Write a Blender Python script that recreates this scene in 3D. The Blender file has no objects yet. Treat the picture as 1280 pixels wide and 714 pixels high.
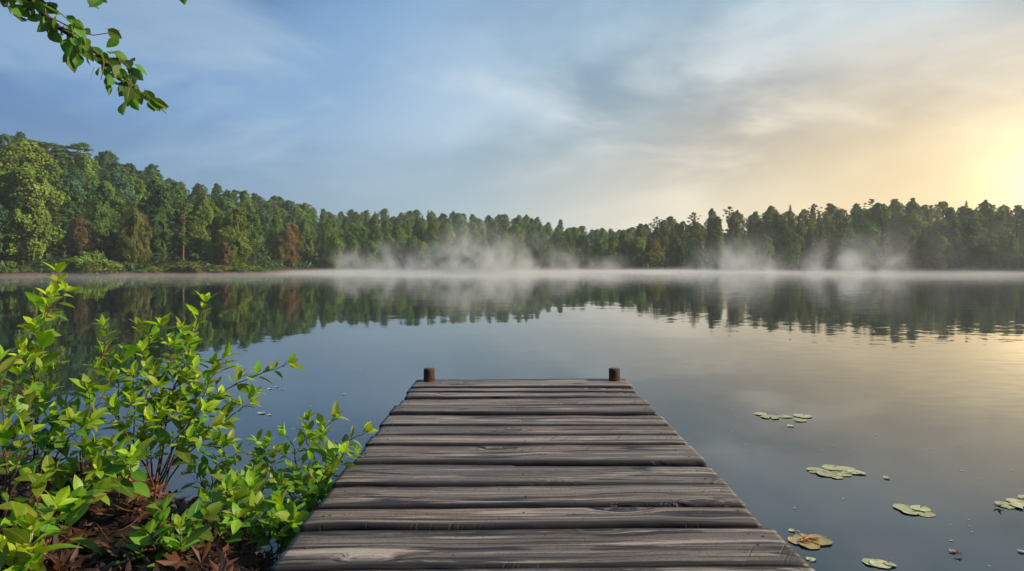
import bpy, math, random
import numpy as np
from mathutils import Vector, Matrix, noise as mnoise

random.seed(7)
S = bpy.context.scene
COL = S.collection
F = 853.0            # focal length in photo pixels (1280 wide)
HZ = 328.0           # pixel row of the eye level
CAMZ = 1.5
SUN_AZ, SUN_EL = math.radians(95), math.radians(26)  # lamp bearing turned right of the sky's sun glow to light the foliage fronts
SUND = Vector((math.sin(SUN_AZ)*math.cos(SUN_EL), math.cos(SUN_AZ)*math.cos(SUN_EL), math.sin(SUN_EL)))

# ------------------------------------------------------------------ helpers
def at(u, v, Y):
    return Vector(((u-640.0)/F*Y, Y, CAMZ-(v-HZ)/F*Y))

def lerp_tab(tab, x):
    return float(np.interp(x, [a for a, b in tab], [b for a, b in tab]))

def link(o, parent=None):
    COL.objects.link(o)
    if parent is not None:
        o.parent = parent
    return o

def tag(o, label=None, cat=None, group=None, kind=None):
    if label: o['label'] = label
    if cat: o['category'] = cat
    if group: o['group'] = group
    if kind: o['kind'] = kind
    return o

def empty(name, loc=(0, 0, 0), rz=0.0, scale=1.0):
    o = bpy.data.objects.new(name, None)
    o.empty_display_size = 0.2
    o.location = loc
    o.rotation_euler = (0, 0, rz)
    o.scale = (scale, scale, scale) if not isinstance(scale, tuple) else scale
    return link(o)

class MB:
    """collects vertices and faces (with a colour attribute per vertex) for ONE mesh"""
    def __init__(self):
        self.v, self.f, self.c, self.n = [], [], [], 0
    def add(self, verts, faces, col=None):
        verts = np.asarray(verts, dtype=float).reshape(-1, 3)
        self.v.append(verts)
        self.f.extend([tuple(int(i)+self.n for i in fc) for fc in faces])
        if col is None:
            col = np.zeros((len(verts), 4))
        col = np.asarray(col, dtype=float)
        if col.ndim == 1:
            col = np.tile(col, (len(verts), 1))
        self.c.append(col)
        self.n += len(verts)
    def tube(self, pts, rad, sides=6, cap=True, col=None):
        pts = [Vector(p) for p in pts]
        n = len(pts)
        vs = []
        up = Vector((0.31, 0.17, 0.93))
        for i, p in enumerate(pts):
            t = (pts[min(i+1, n-1)]-pts[max(i-1, 0)])
            t = t.normalized() if t.length > 1e-9 else Vector((0, 0, 1))
            a = t.cross(up)
            if a.length < 0.05:
                a = t.cross(Vector((1, 0, 0)))
            a.normalize()
            b = t.cross(a)
            r = rad[i]
            for k in range(sides):
                w = 2*math.pi*k/sides
                vs.append(p+a*(r*math.cos(w))+b*(r*math.sin(w)))
        fs = []
        for i in range(n-1):
            for k in range(sides):
                k2 = (k+1) % sides
                fs.append((i*sides+k, i*sides+k2, (i+1)*sides+k2, (i+1)*sides+k))
        if cap:
            fs.append(tuple(range(sides))[::-1])
            fs.append(tuple((n-1)*sides+k for k in range(sides)))
        self.add([tuple(v) for v in vs], fs, col)
    def mesh(self, name, mat, smooth=False):
        me = bpy.data.meshes.new(name)
        if self.n:
            V = np.concatenate(self.v)
            me.from_pydata(V.tolist(), [], self.f)
            at_ = me.attributes.new('tone', 'FLOAT_COLOR', 'POINT')
            at_.data.foreach_set('color', np.concatenate(self.c).astype(np.float32).ravel())
        if mat: me.materials.append(mat)
        if smooth:
            me.polygons.foreach_set('use_smooth', [True]*len(me.polygons))
        me.update()
        return me
    def build(self, name, mat, parent=None, smooth=False):
        return link(bpy.data.objects.new(name, self.mesh(name, mat, smooth)), parent)

def smooth_path(pts, n):
    """Catmull-Rom through pts"""
    P = [Vector(p) for p in pts]
    if len(P) == 2:
        return [P[0].lerp(P[1], i/(n-1)) for i in range(n)]
    P = [P[0]*2-P[1]]+P+[P[-1]*2-P[-2]]
    segs = len(P)-3
    out = []
    for i in range(n):
        x = i/(n-1)*segs
        k = min(int(x), segs-1)
        t = x-k
        a, b, c, d = P[k:k+4]
        out.append(0.5*((2*b)+(c-a)*t+(2*a-5*b+4*c-d)*t*t+(3*b-a-3*c+d)*t*t*t))
    return out

# ------------------------------------------------------------------ node helpers
class NT:
    def __init__(self, tree):
        self.t = tree
        tree.nodes.clear()
    def n(self, kind, **kw):
        nd = self.t.nodes.new(kind)
        for k, v in kw.items():
            setattr(nd, k, v)
        return nd
    def set(self, sock, v):
        if hasattr(v, 'is_output') or isinstance(v, bpy.types.NodeSocket):
            self.t.links.new(v, sock)
        elif v is not None:
            sock.default_value = v
    def math(self, op, a, b=None, clamp=False):
        nd = self.n('ShaderNodeMath', operation=op, use_clamp=clamp)
        self.set(nd.inputs[0], a)
        if b is not None: self.set(nd.inputs[1], b)
        return nd.outputs[0]
    def vmath(self, op, a, b=None):
        nd = self.n('ShaderNodeVectorMath', operation=op)
        self.set(nd.inputs[0], a)
        if b is not None: self.set(nd.inputs[1], b)
        return nd.outputs['Value'] if op in ('DOT_PRODUCT', 'LENGTH', 'DISTANCE') else nd.outputs[0]
    def mix(self, f, a, b, blend='MIX'):
        nd = self.n('ShaderNodeMix', data_type='RGBA', blend_type=blend)
        self.set(nd.inputs[0], f); self.set(nd.inputs[6], a); self.set(nd.inputs[7], b)
        return nd.outputs[2]
    def mixf(self, f, a, b):
        nd = self.n('ShaderNodeMix', data_type='FLOAT')
        self.set(nd.inputs[0], f); self.set(nd.inputs[2], a); self.set(nd.inputs[3], b)
        return nd.outputs[0]
    def ramp(self, f, stops, interp='LINEAR'):
        nd = self.n('ShaderNodeValToRGB')
        r = nd.color_ramp
        r.interpolation = interp
        while len(r.elements) < len(stops): r.elements.new(0.5)
        for e, (p, c) in zip(r.elements, stops):
            e.position = p
            e.color = (c, c, c, 1) if not isinstance(c, tuple) else (c[0], c[1], c[2], 1)
        self.set(nd.inputs[0], f)
        return nd.outputs[0]
    def rng(self, f, a, b, c=0.0, d=1.0, mode='SMOOTHSTEP'):
        nd = self.n('ShaderNodeMapRange', interpolation_type=mode)
        self.set(nd.inputs[0], f)
        for i, x in enumerate((a, b, c, d)): nd.inputs[i+1].default_value = x
        return nd.outputs[0]
    def noise(self, vec, scale=1.0, detail=4.0, rough=0.5, dist=0.0, out=0):
        nd = self.n('ShaderNodeTexNoise')
        self.set(nd.inputs['Vector'], vec)
        nd.inputs['Scale'].default_value = scale
        nd.inputs['Detail'].default_value = detail
        nd.inputs['Roughness'].default_value = rough
        nd.inputs['Distortion'].default_value = dist
        return nd.outputs[out]
    def mapping(self, vec, scale=(1, 1, 1), loc=(0, 0, 0), rot=(0, 0, 0)):
        nd = self.n('ShaderNodeMapping')
        self.set(nd.inputs['Vector'], vec)
        nd.inputs['Scale'].default_value = scale
        nd.inputs['Location'].default_value = loc
        nd.inputs['Rotation'].default_value = rot
        return nd.outputs[0]
    def sep(self, vec):
        nd = self.n('ShaderNodeSeparateXYZ'); self.set(nd.inputs[0], vec)
        return nd.outputs
    def comb(self, x, y, z):
        nd = self.n('ShaderNodeCombineXYZ')
        for i, k in enumerate((x, y, z)): self.set(nd.inputs[i], k)
        return nd.outputs[0]
    def attr(self, name):
        return self.n('ShaderNodeAttribute', attribute_name=name, attribute_type='GEOMETRY')
    def hsv(self, col, h=0.5, s=1.0, v=1.0):
        nd = self.n('ShaderNodeHueSaturation')
        for k, x in zip(('Hue', 'Saturation', 'Value', 'Color'), (h, s, v, col)):
            self.set(nd.inputs[k], x)
        return nd.outputs[0]

def new_mat(name):
    m = bpy.data.materials.new(name)
    m.use_nodes = True
    return m, NT(m.node_tree)

def principled(nt, base, rough=0.6, spec=0.5, normal=None, ior=None):
    p = nt.n('ShaderNodeBsdfPrincipled')
    nt.set(p.inputs['Base Color'], base)
    nt.set(p.inputs['Roughness'], rough)
    nt.set(p.inputs['Specular IOR Level'], spec)
    if ior: p.inputs['IOR'].default_value = ior
    if normal is not None: nt.set(p.inputs['Normal'], normal)
    o = nt.n('ShaderNodeOutputMaterial')
    nt.t.links.new(p.outputs[0], o.inputs['Surface'])
    return p

def bump(nt, h, dist=0.01, strength=1.0):
    b = nt.n('ShaderNodeBump')
    b.inputs['Distance'].default_value = dist
    b.inputs['Strength'].default_value = strength
    nt.set(b.inputs['Height'], h)
    return b.outputs[0]

# ------------------------------------------------------------------ materials
def mat_tree_leaves():
    """crown foliage: each tree's own colour (object colour), each clump and leaf a little off it"""
    m, nt = new_mat('tree_foliage')
    oi = nt.n('ShaderNodeObjectInfo')
    a = nt.sep(nt.attr('tone').outputs['Vector'])
    hue = nt.math('ADD', 0.5, nt.math('MULTIPLY', nt.math('SUBTRACT', a[0], 0.5), 0.045))
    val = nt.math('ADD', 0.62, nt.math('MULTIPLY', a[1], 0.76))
    c = nt.hsv(oi.outputs['Color'], hue, 1.0, val)
    d = nt.n('ShaderNodeBsdfDiffuse'); nt.set(d.inputs['Color'], c)
    tr = nt.n('ShaderNodeBsdfTranslucent')
    nt.set(tr.inputs['Color'], nt.mix(0.5, c, (0.20, 0.24, 0.02, 1)))
    gl = nt.n('ShaderNodeBsdfGlossy'); gl.inputs['Roughness'].default_value = 0.5
    gl.inputs['Color'].default_value = (0.6, 0.65, 0.6, 1)
    mx = nt.n('ShaderNodeMixShader'); mx.inputs[0].default_value = 0.36
    nt.t.links.new(d.outputs[0], mx.inputs[1]); nt.t.links.new(tr.outputs[0], mx.inputs[2])
    mx2 = nt.n('ShaderNodeMixShader'); mx2.inputs[0].default_value = 0.03
    nt.t.links.new(mx.outputs[0], mx2.inputs[1]); nt.t.links.new(gl.outputs[0], mx2.inputs[2])
    o = nt.n('ShaderNodeOutputMaterial'); nt.t.links.new(mx2.outputs[0], o.inputs['Surface'])
    return m

def mat_bark(name, c1, c2):
    m, nt = new_mat(name)
    tc = nt.n('ShaderNodeTexCoord').outputs['Object']
    n = nt.noise(nt.mapping(tc, (9, 9, 1.6)), 1.0, 5, 0.6, 0.4)
    col = nt.mix(n, c1+(1,), c2+(1,))
    principled(nt, col, 0.85, 0.2, bump(nt, n, 0.03))
    return m

def mat_leaf(name, c_old, c_young, trans=0.45, rough=0.42):
    """close-up leaf: tone.r along, tone.g across, tone.b age, tone.a variation"""
    m, nt = new_mat(name)
    at_ = nt.attr('tone')
    s, t, age = nt.sep(at_.outputs['Vector'])
    var = at_.outputs['Alpha']
    c = nt.mix(age, c_old+(1,), c_young+(1,))
    c = nt.hsv(c, nt.math('ADD', 0.470, nt.math('MULTIPLY', var, 0.06)), 1.0, nt.math('ADD', 0.55, nt.math('MULTIPLY', var, 0.85)))
    ta = nt.math('ABSOLUTE', nt.math('SUBTRACT', t, 0.5))
    rib = nt.rng(ta, 0.02, 0.07, 1.0, 0.0)
    vein = nt.math('SINE', nt.math('MULTIPLY', nt.math('SUBTRACT', s, nt.math('MULTIPLY', ta, 0.5)), 42.0))
    veinm = nt.rng(vein, 0.80, 1.0, 0.0, 0.55)
    geo = nt.n('ShaderNodeNewGeometry').outputs['Position']
    mot = nt.noise(geo, 60.0, 3, 0.6)
    c = nt.hsv(c, 0.5, 1.0, nt.math('ADD', 0.72, nt.math('MULTIPLY', mot, 0.56)))
    ribs = nt.math('MAXIMUM', rib, nt.math('MULTIPLY', veinm, 0.5))
    c2 = nt.mix(nt.math('MULTIPLY', ribs, 0.45), c, (0.30, 0.36, 0.10, 1))
    blot = nt.rng(nt.noise(geo, 23.0, 2, 0.5), 0.70, 0.78)
    c2 = nt.mix(nt.math('MULTIPLY', blot, 0.7), c2, (0.13, 0.07, 0.015, 1))
    nrm = bump(nt, nt.math('MULTIPLY', ribs, -1.0), 0.002, 0.6)
    p = nt.n('ShaderNodeBsdfPrincipled')
    nt.set(p.inputs['Base Color'], c2)
    p.inputs['Roughness'].default_value = rough
    p.inputs['Specular IOR Level'].default_value = 0.4
    nt.set(p.inputs['Normal'], nrm)
    tr = nt.n('ShaderNodeBsdfTranslucent')
    nt.set(tr.inputs['Color'], nt.mix(0.30, nt.hsv(c2, 0.495, 1.1, 1.8), (0.28, 0.46, 0.03, 1)))
    mx = nt.n('ShaderNodeMixShader'); mx.inputs[0].default_value = trans
    nt.t.links.new(p.outputs[0], mx.inputs[1]); nt.t.links.new(tr.outputs[0], mx.inputs[2])
    o = nt.n('ShaderNodeOutputMaterial'); nt.t.links.new(mx.outputs[0], o.inputs['Surface'])
    return m

def mat_litter():
    m, nt = new_mat('dead_leaf')
    a = nt.attr('tone'); s, t, age = nt.sep(a.outputs['Vector'])
    c = nt.ramp(age, [(0.0, (0.012, 0.006, 0.004)), (0.35, (0.035, 0.014, 0.008)), (0.65, (0.11, 0.040, 0.017)), (0.85, (0.20, 0.080, 0.030)), (1.0, (0.32, 0.17, 0.075))])
    g = nt.n('ShaderNodeNewGeometry').outputs['Position']
    c = nt.hsv(c, 0.5, 1.0, nt.math('ADD', 0.6, nt.math('MULTIPLY', nt.noise(g, 45.0, 4), 0.8)))
    principled(nt, c, 0.6, 0.35)
    return m

def mat_soil():
    m, nt = new_mat('bank_soil')
    g = nt.n('ShaderNodeNewGeometry').outputs['Position']
    n = nt.noise(g, 7.0, 8, 0.65)
    c = nt.ramp(n, [(0.3, (0.008, 0.006, 0.004)), (0.55, (0.020, 0.012, 0.007)), (0.75, (0.045, 0.026, 0.013))])
    principled(nt, c, 0.9, 0.25, bump(nt, n, 0.05))
    return m

def mat_forest_floor():
    m, nt = new_mat('forest_floor')
    g = nt.n('ShaderNodeNewGeometry').outputs['Position']
    z = nt.sep(g)[2]
    n = nt.noise(g, 0.6, 6, 0.6)
    c = nt.ramp(n, [(0.3, (0.012, 0.018, 0.008)), (0.6, (0.022, 0.032, 0.012)), (0.8, (0.035, 0.04, 0.015))])
    mud = nt.ramp(nt.noise(g, 1.5, 5), [(0.3, (0.05, 0.028, 0.018)), (0.7, (0.12, 0.07, 0.045))])
    c = nt.mix(nt.rng(nt.math('ADD', z, nt.math('MULTIPLY', n, 0.25)), 0.28, 0.5), mud, c)
    principled(nt, c, 0.9, 0.2, bump(nt, n, 0.2))
    return m

def mat_water():
    m, nt = new_mat('lake_water')
    g = nt.n('ShaderNodeNewGeometry').outputs['Position']
    v1 = nt.noise(nt.mapping(g, (0.55, 1.15, 1)), 1.0, 3, 0.55, 0.3, out=1)
    v2 = nt.noise(nt.mapping(g, (2.6, 6.5, 1), rot=(0, 0, 0.25)), 1.0, 2, 0.5, 0.2, out=1)
    patch = nt.rng(nt.noise(nt.mapping(g, (0.16, 0.30, 1), loc=(3.1, 1.7, 0)), 1.0, 2, 0.5), 0.46, 0.68)
    xyz = nt.sep(g)
    right = nt.math('MULTIPLY', nt.rng(xyz[0], 2.0, 6.0), nt.rng(xyz[1], 5.0, 8.0))
    k2 = nt.math('ADD', 0.004, nt.math('MULTIPLY', nt.math('ADD', nt.math('MULTIPLY', patch, 0.4), right), 0.026))
    a = nt.vmath('SCALE', nt.vmath('SUBTRACT', v1, (0.5, 0.5, 0.5))); a.node.inputs['Scale'].default_value = 0.013
    b = nt.vmath('SCALE', nt.vmath('SUBTRACT', v2, (0.5, 0.5, 0.5))); nt.set(b.node.inputs['Scale'], k2)
    s = nt.sep(nt.vmath('ADD', a, b))
    nrm = nt.vmath('NORMALIZE', nt.comb(s[0], s[1], 1.0))
    p = principled(nt, (0.004, 0.014, 0.019, 1), 0.025, 0.5, nrm, ior=1.60)
    return m

def mat_wood():
    m, nt = new_mat('weathered_plank')
    oc = nt.n('ShaderNodeTexCoord').outputs['Object']
    rnd = nt.n('ShaderNodeObjectInfo').outputs['Random']
    off = nt.comb(nt.math('MULTIPLY', rnd, 37.0), nt.math('MULTIPLY', rnd, 91.0), nt.math('MULTIPLY', rnd, 13.0))
    P = nt.vmath('ADD', oc, off)
    # knots: sparse cells stretched along the board
    vo = nt.n('ShaderNodeTexVoronoi', feature='F1', voronoi_dimensions='2D')
    nt.set(vo.inputs['Vector'], nt.vmath('MULTIPLY', P, (1.15, 3.1, 0.01)))
    vo.inputs['Scale'].default_value = 1.15
    d = nt.math('ADD', vo.outputs['Distance'], nt.math('MULTIPLY', nt.math('SUBTRACT', nt.noise(P, 8.0, 4), 0.5), 0.13))
    pick = nt.math('GREATER_THAN', nt.sep(vo.outputs['Color'])[0], 0.62)
    kn = nt.math('MULTIPLY', nt.rng(d, 0.0, 0.27, 1.0, 0.0), pick)           # 1 at knot centre
    p = nt.sep(P)
    warp = nt.noise(nt.vmath('MULTIPLY', P, (0.5, 1.6, 1.0)), 1.0, 2, 0.5)
    acr = nt.math('ADD', nt.math('ADD', p[1], nt.math('MULTIPLY', warp, 0.12)), nt.math('MULTIPLY', kn, 0.060))
    def along(fx, fy, det=2, rough=0.55, dz=0.0):
        return nt.noise(nt.comb(nt.math('MULTIPLY', p[0], fx), nt.math('MULTIPLY', acr, fy), nt.math('ADD', p[2], dz)), 1.0, det, rough)
    grain = along(0.55, 26.0, 3, 0.65)
    fine = along(1.2, 62.0, 4, 0.8, 3.0)
    bands = along(0.35, 8.0, 2, 0.5, 6.0)
    rings = nt.math('MULTIPLY', nt.math('SINE', nt.math('MULTIPLY', d, 70.0)), nt.math('MULTIPLY', kn, 0.16))
    h = nt.math('ADD', nt.math('ADD', nt.math('MULTIPLY', grain, 0.40), nt.math('MULTIPLY', fine, 0.45)), nt.math('MULTIPLY', bands, 0.15))
    h = nt.math('ADD', h, rings)
    base = nt.ramp(h, [(0.37, (0.022, 0.017, 0.013)), (0.43, (0.10, 0.081, 0.064)), (0.49, (0.205, 0.172, 0.140)), (0.57, (0.31, 0.268, 0.222)), (0.68, (0.46, 0.405, 0.345))])
    # damp dark stains with ragged edges, browner and greyer stretches
    st = along(1.0, 6.0, 6, 0.72, 9.0)
    stain = nt.rng(st, 0.55, 0.63)
    base = nt.mix(nt.math('MULTIPLY', stain, 0.38), base, nt.mix(0.85, base, (0.020, 0.015, 0.012, 1)))
    brown = nt.rng(nt.noise(nt.vmath('MULTIPLY', P, (0.8, 4.0, 1)), 1.3, 3), 0.45, 0.7)
    base = nt.mix(nt.math('MULTIPLY', brown, 0.55), base, nt.mix(1.0, base, (1.12, 0.84, 0.66, 1), 'MULTIPLY'))
    tone = nt.math('ADD', 0.52, nt.math('MULTIPLY', nt.math('FRACT', nt.math('MULTIPLY', rnd, 7.31)), 0.45))
    base = nt.hsv(base, 0.5, 0.95, tone)
    core = nt.math('MULTIPLY', nt.rng(d, 0.025, 0.10, 1.0, 0.0), pick)
    base = nt.mix(nt.math('MULTIPLY', core, 0.85), base, (0.012, 0.009, 0.007, 1))
    # drying cracks: thin dark lines that follow the grain
    cr = nt.noise(nt.comb(nt.math('MULTIPLY', p[0], 0.55), nt.math('MULTIPLY', acr, 6.5), nt.math('ADD', p[2], 5.0)), 1.0, 2, 0.45)
    crack = nt.rng(nt.math('ABSOLUTE', nt.math('SUBTRACT', cr, 0.5)), 0.006, 0.034, 1.0, 0.0)
    crm = nt.rng(nt.noise(nt.vmath('MULTIPLY', P, (1.1, 2.0, 1)), 1.4, 2), 0.44, 0.54)
    crack = nt.math('MULTIPLY', crack, crm)
    base = nt.mix(nt.math('MULTIPLY', crack, 0.92), base, (0.008, 0.006, 0.005, 1))
    # growth-ring lines: thin dark lines along the board that bend round the knots
    wv = nt.noise(nt.vmath('MULTIPLY', P, (0.55, 3.0, 1)), 1.0, 3, 0.55)
    ln = nt.math('SINE', nt.math('ADD', nt.math('MULTIPLY', acr, 190.0), nt.math('MULTIPLY', wv, 20.0)))
    lm = nt.rng(nt.noise(nt.vmath('MULTIPLY', P, (0.9, 9.0, 1)), 1.0, 4, 0.65), 0.46, 0.54)
    line = nt.math('MULTIPLY', nt.rng(ln, 0.45, 0.95), lm)
    base = nt.mix(nt.math('MULTIPLY', line, 0.72), base, (0.016, 0.012, 0.009, 1))
    spk = nt.noise(nt.vmath('MULTIPLY', P, (90.0, 160.0, 20)), 1.0, 2, 0.6)
    base = nt.hsv(base, 0.5, 1.0, nt.rng(spk, 0.25, 0.75, 0.62, 1.42, mode='LINEAR'))
    # saw marks across, on some stretches
    sw = nt.noise(nt.comb(nt.math('MULTIPLY', nt.math('ADD', p[0], nt.math('MULTIPLY', p[1], -0.55)), 62.0), nt.math('MULTIPLY', p[1], 2.0), p[2]), 1.0, 2, 0.6)
    swm = nt.rng(nt.noise(nt.vmath('MULTIPLY', P, (0.9, 3.0, 1)), 1.1, 2), 0.55, 0.66)
    saw = nt.math('MULTIPLY', nt.rng(sw, 0.56, 0.68), swm)
    base = nt.mix(nt.math('MULTIPLY', saw, 0.55), base, (0.02, 0.015, 0.012, 1))
    # worm holes and old nail holes
    v2 = nt.n('ShaderNodeTexVoronoi', feature='F1', voronoi_dimensions='2D'); nt.set(v2.inputs['Vector'], nt.vmath('MULTIPLY', P, (1, 1, 0.0)))
    v2.inputs['Scale'].default_value = 17.0
    hole = nt.math('MULTIPLY', nt.rng(v2.outputs['Distance'], 0.055, 0.085, 1.0, 0.0), nt.math('GREATER_THAN', nt.sep(v2.outputs['Color'])[1], 0.80))
    base = nt.mix(nt.math('MULTIPLY', hole, 0.9), base, (0.006, 0.005, 0.004, 1))
    # grime caught along the board edges and the cut ends
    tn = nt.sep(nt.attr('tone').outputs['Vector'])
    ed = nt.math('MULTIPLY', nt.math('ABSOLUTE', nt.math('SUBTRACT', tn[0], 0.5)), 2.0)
    en = nt.math('MULTIPLY', nt.math('ABSOLUTE', nt.math('SUBTRACT', tn[1], 0.5)), 2.0)
    gn = nt.noise(nt.vmath('MULTIPLY', P, (1.6, 9.0, 1.0)), 1.0, 5, 0.62)
    gr = nt.math('MAXIMUM', nt.rng(nt.math('ADD', ed, nt.math('MULTIPLY', gn, 0.9)), 1.08, 1.50), nt.math('MULTIPLY', nt.rng(nt.math('ADD', en, nt.math('MULTIPLY', gn, 0.35)), 1.06, 1.24), 0.8))
    base = nt.mix(nt.math('MULTIPLY', gr, 0.80), base, (0.020, 0.015, 0.012, 1))
    worn = nt.math('MULTIPLY', nt.rng(along(0.9, 13.0, 6, 0.75, 14.0), 0.54, 0.59), nt.rng(fine, 0.42, 0.52))
    base = nt.mix(nt.math('MULTIPLY', nt.math('MULTIPLY', worn, nt.math('LESS_THAN', ed, 0.93)), 0.45), base, (0.54, 0.48, 0.41, 1))
    base = nt.mix(nt.math('MULTIPLY', nt.rng(ed, 0.955, 0.995), 0.82), base, (0.014, 0.010, 0.008, 1))   # wet, grimy board sides, with the gaps' shade painted into the colour
    hh = nt.math('SUBTRACT', nt.math('SUBTRACT', nt.math('SUBTRACT', h, nt.math('MULTIPLY', line, 0.35)), nt.math('MULTIPLY', crack, 0.9)), nt.math('ADD', nt.math('MULTIPLY', hole, 0.8), nt.math('MULTIPLY', saw, 0.25)))
    rough = nt.math('ADD', 0.42, nt.math('MULTIPLY', grain, 0.3))
    principled(nt, base, rough, 0.5, bump(nt, hh, 0.010, 0.8))
    return m

def mat_simple(name, c1, c2, scale=20.0, rough=0.7, spec=0.3, bd=0.004):
    m, nt = new_mat(name)
    oc = nt.n('ShaderNodeTexCoord').outputs['Object']
    n = nt.noise(oc, scale, 5, 0.6)
    principled(nt, nt.mix(nt.rng(n, 0.3, 0.7), c1+(1,), c2+(1,)), rough, spec, bump(nt, n, bd))
    return m

M_TREE = mat_tree_leaves()
M_BARK = mat_bark('tree_bark', (0.05, 0.032, 0.024), (0.13, 0.085, 0.062))
M_REDBARK = mat_bark('reddish_bark', (0.13, 0.065, 0.042), (0.26, 0.15, 0.10))
M_LEAF = mat_leaf('shrub_leaf', (0.060, 0.195, 0.026), (0.43, 0.55, 0.032))
M_BRLEAF = mat_leaf('branch_leaf', (0.045, 0.130, 0.018), (0.14, 0.26, 0.024), 0.45, 0.5)
M_STEM = mat_simple('stem_bark', (0.035, 0.018, 0.014), (0.11, 0.045, 0.028), 60, 0.6, 0.3, 0.001)
M_LITTER = mat_litter()
M_SOIL = mat_soil()
M_FLOOR = mat_forest_floor()
M_WATER = mat_water()
M_WOOD = mat_wood()
M_POST = mat_simple('post_wood', (0.014, 0.008, 0.006), (0.060, 0.030, 0.021), 26, 0.75, 0.3, 0.006)
M_POSTEND = mat_simple('post_end_grain', (0.05, 0.030, 0.024), (0.13, 0.09, 0.07), 40, 0.8, 0.3, 0.004)
M_NAIL = mat_simple('rusty_nail', (0.02, 0.012, 0.009), (0.06, 0.028, 0.018), 200, 0.6, 0.5, 0.0005)
M_PAD = None

# ------------------------------------------------------------------ shore and hills
SHORE = [(-900, 40), (-400, 56), (0, 74), (100, 79), (200, 83), (300, 88), (335, 94), (352, 104), (400, 116), (500, 120), (600, 122),
         (760, 126), (800, 124), (900, 117), (1100, 109), (1280, 103), (1600, 88), (2200, 60)]
RIDGEY = [(-900, 115), (0, 138), (200, 152), (330, 170), (400, 195), (600, 208), (760, 216), (800, 178), (900, 168), (1100, 152), (1280, 146), (1700, 125), (2200, 100)]
TOP = [(-900, 180), (-100, 178), (0, 176), (60, 186), (130, 199), (200, 220), (260, 234), (300, 240), (340, 248), (400, 264), (430, 270), (460, 265),
       (520, 266), (600, 268), (660, 274), (720, 283), (770, 291), (792, 290), (812, 279), (850, 272), (900, 267), (1000, 264), (1060, 259),
       (1100, 256), (1180, 261), (1280, 262), (1500, 262), (2200, 262)]
TREEH = [(-900, 9.5), (0, 9.5), (200, 8.5), (330, 6.6), (400, 5.3), (600, 4.9), (770, 4.7), (810, 5.6), (1000, 6.3), (1280, 6.6), (2200, 7)]

def shore(u): return lerp_tab(SHORE, u)
def ridgey(u): return lerp_tab(RIDGEY, u)
def ridgez(u):
    return max(1.0, CAMZ+(HZ-lerp_tab(TOP, u))/F*ridgey(u)-lerp_tab(TREEH, u)*0.93)
def ground(u, t):
    """height of the far bank at bearing column u and t = 0 at the shore, 1 on the ridge"""
    if t <= 0: return 0.25*t*12
    rise = min(1.0, t*14)*0.35
    if t <= 1: return rise+ridgez(u)*(t**0.9)
    return rise+ridgez(u)*(1-(t-1)*0.6)
def far_point(u, t):
    Y = shore(u)+t*(ridgey(u)-shore(u))
    return Vector(((u-640)/F*Y, Y, ground(u, t)))

def build_hills():
    us = list(range(-900, 2201, 20))
    ts = [-0.10, -0.04, 0.0, 0.012, 0.03, 0.06, 0.1, 0.2, 0.3, 0.4, 0.5, 0.6, 0.7, 0.8, 0.9, 1.0, 1.15, 1.35]
    vs = []
    for t in ts:
        for u in us:
            p = far_point(u, t)
            w = mnoise.noise(Vector((p.x*0.09, p.y*0.09, 3)))
            p.y += w*1.6 if t < 0.2 else 0
            if t > 0.1: p.z += w*0.7
            else: p.z += mnoise.noise(Vector((p.x*0.35, p.y*0.35, 9)))*0.12
            vs.append(tuple(p))
    n = len(us)
    fs = [(j*n+i, j*n+i+1, (j+1)*n+i+1, (j+1)*n+i) for j in range(len(ts)-1) for i in range(n-1)]
    mb = MB(); mb.add(vs, fs)
    o = mb.build('wooded_hills', M_FLOOR, None, True)
    tag(o, 'low wooded hills rising around the far side of the lake', None, None, 'structure')
build_hills()

# lake
mb = MB()
xs = np.linspace(-235, 330, 40); ys = np.linspace(-38, 268, 30)
vs = [(x, y, 0.0) for y in ys for x in xs]
fs = [(j*40+i, j*40+i+1, (j+1)*40+i+1, (j+1)*40+i) for j in range(29) for i in range(39)]
mb.add(vs, fs)
lake = mb.build('lake_water', M_WATER)
tag(lake, 'calm dark lake water mirroring the wooded hills and the sky', None, None, 'structure')

# ------------------------------------------------------------------ trees
def rand_dirs(rg, n):
    d = rg.normal(size=(n, 3))
    return d/np.linalg.norm(d, axis=1, keepdims=True)

def leaf_cards(mb, rg, pos, nrm, size, tone):
    """one bent, pointed leaf spray per position (4 vertices, 2 triangles)"""
    n = len(pos)
    r = rand_dirs(rg, n)
    a = np.cross(nrm, r); a /= np.linalg.norm(a, axis=1, keepdims=True)+1e-9
    b = np.cross(nrm, a)
    L = size*rg.uniform(0.6, 1.35, n)[:, None]
    W = L*rg.uniform(0.42, 0.75, n)[:, None]
    v = np.empty((n, 4, 3))
    v[:, 0] = pos-a*L*0.5
    v[:, 1] = pos+b*W*0.5+nrm*L*0.10
    v[:, 2] = pos+a*L*0.5-nrm*L*0.10
    v[:, 3] = pos-b*W*0.5+nrm*L*0.06
    idx = np.arange(n*4).reshape(n, 4)
    fs = np.concatenate([idx[:, [0, 1, 2]], idx[:, [0, 2, 3]]])
    c = np.repeat(tone, 4, axis=0)
    mb.add(v.reshape(-1, 3), fs, c)

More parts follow.
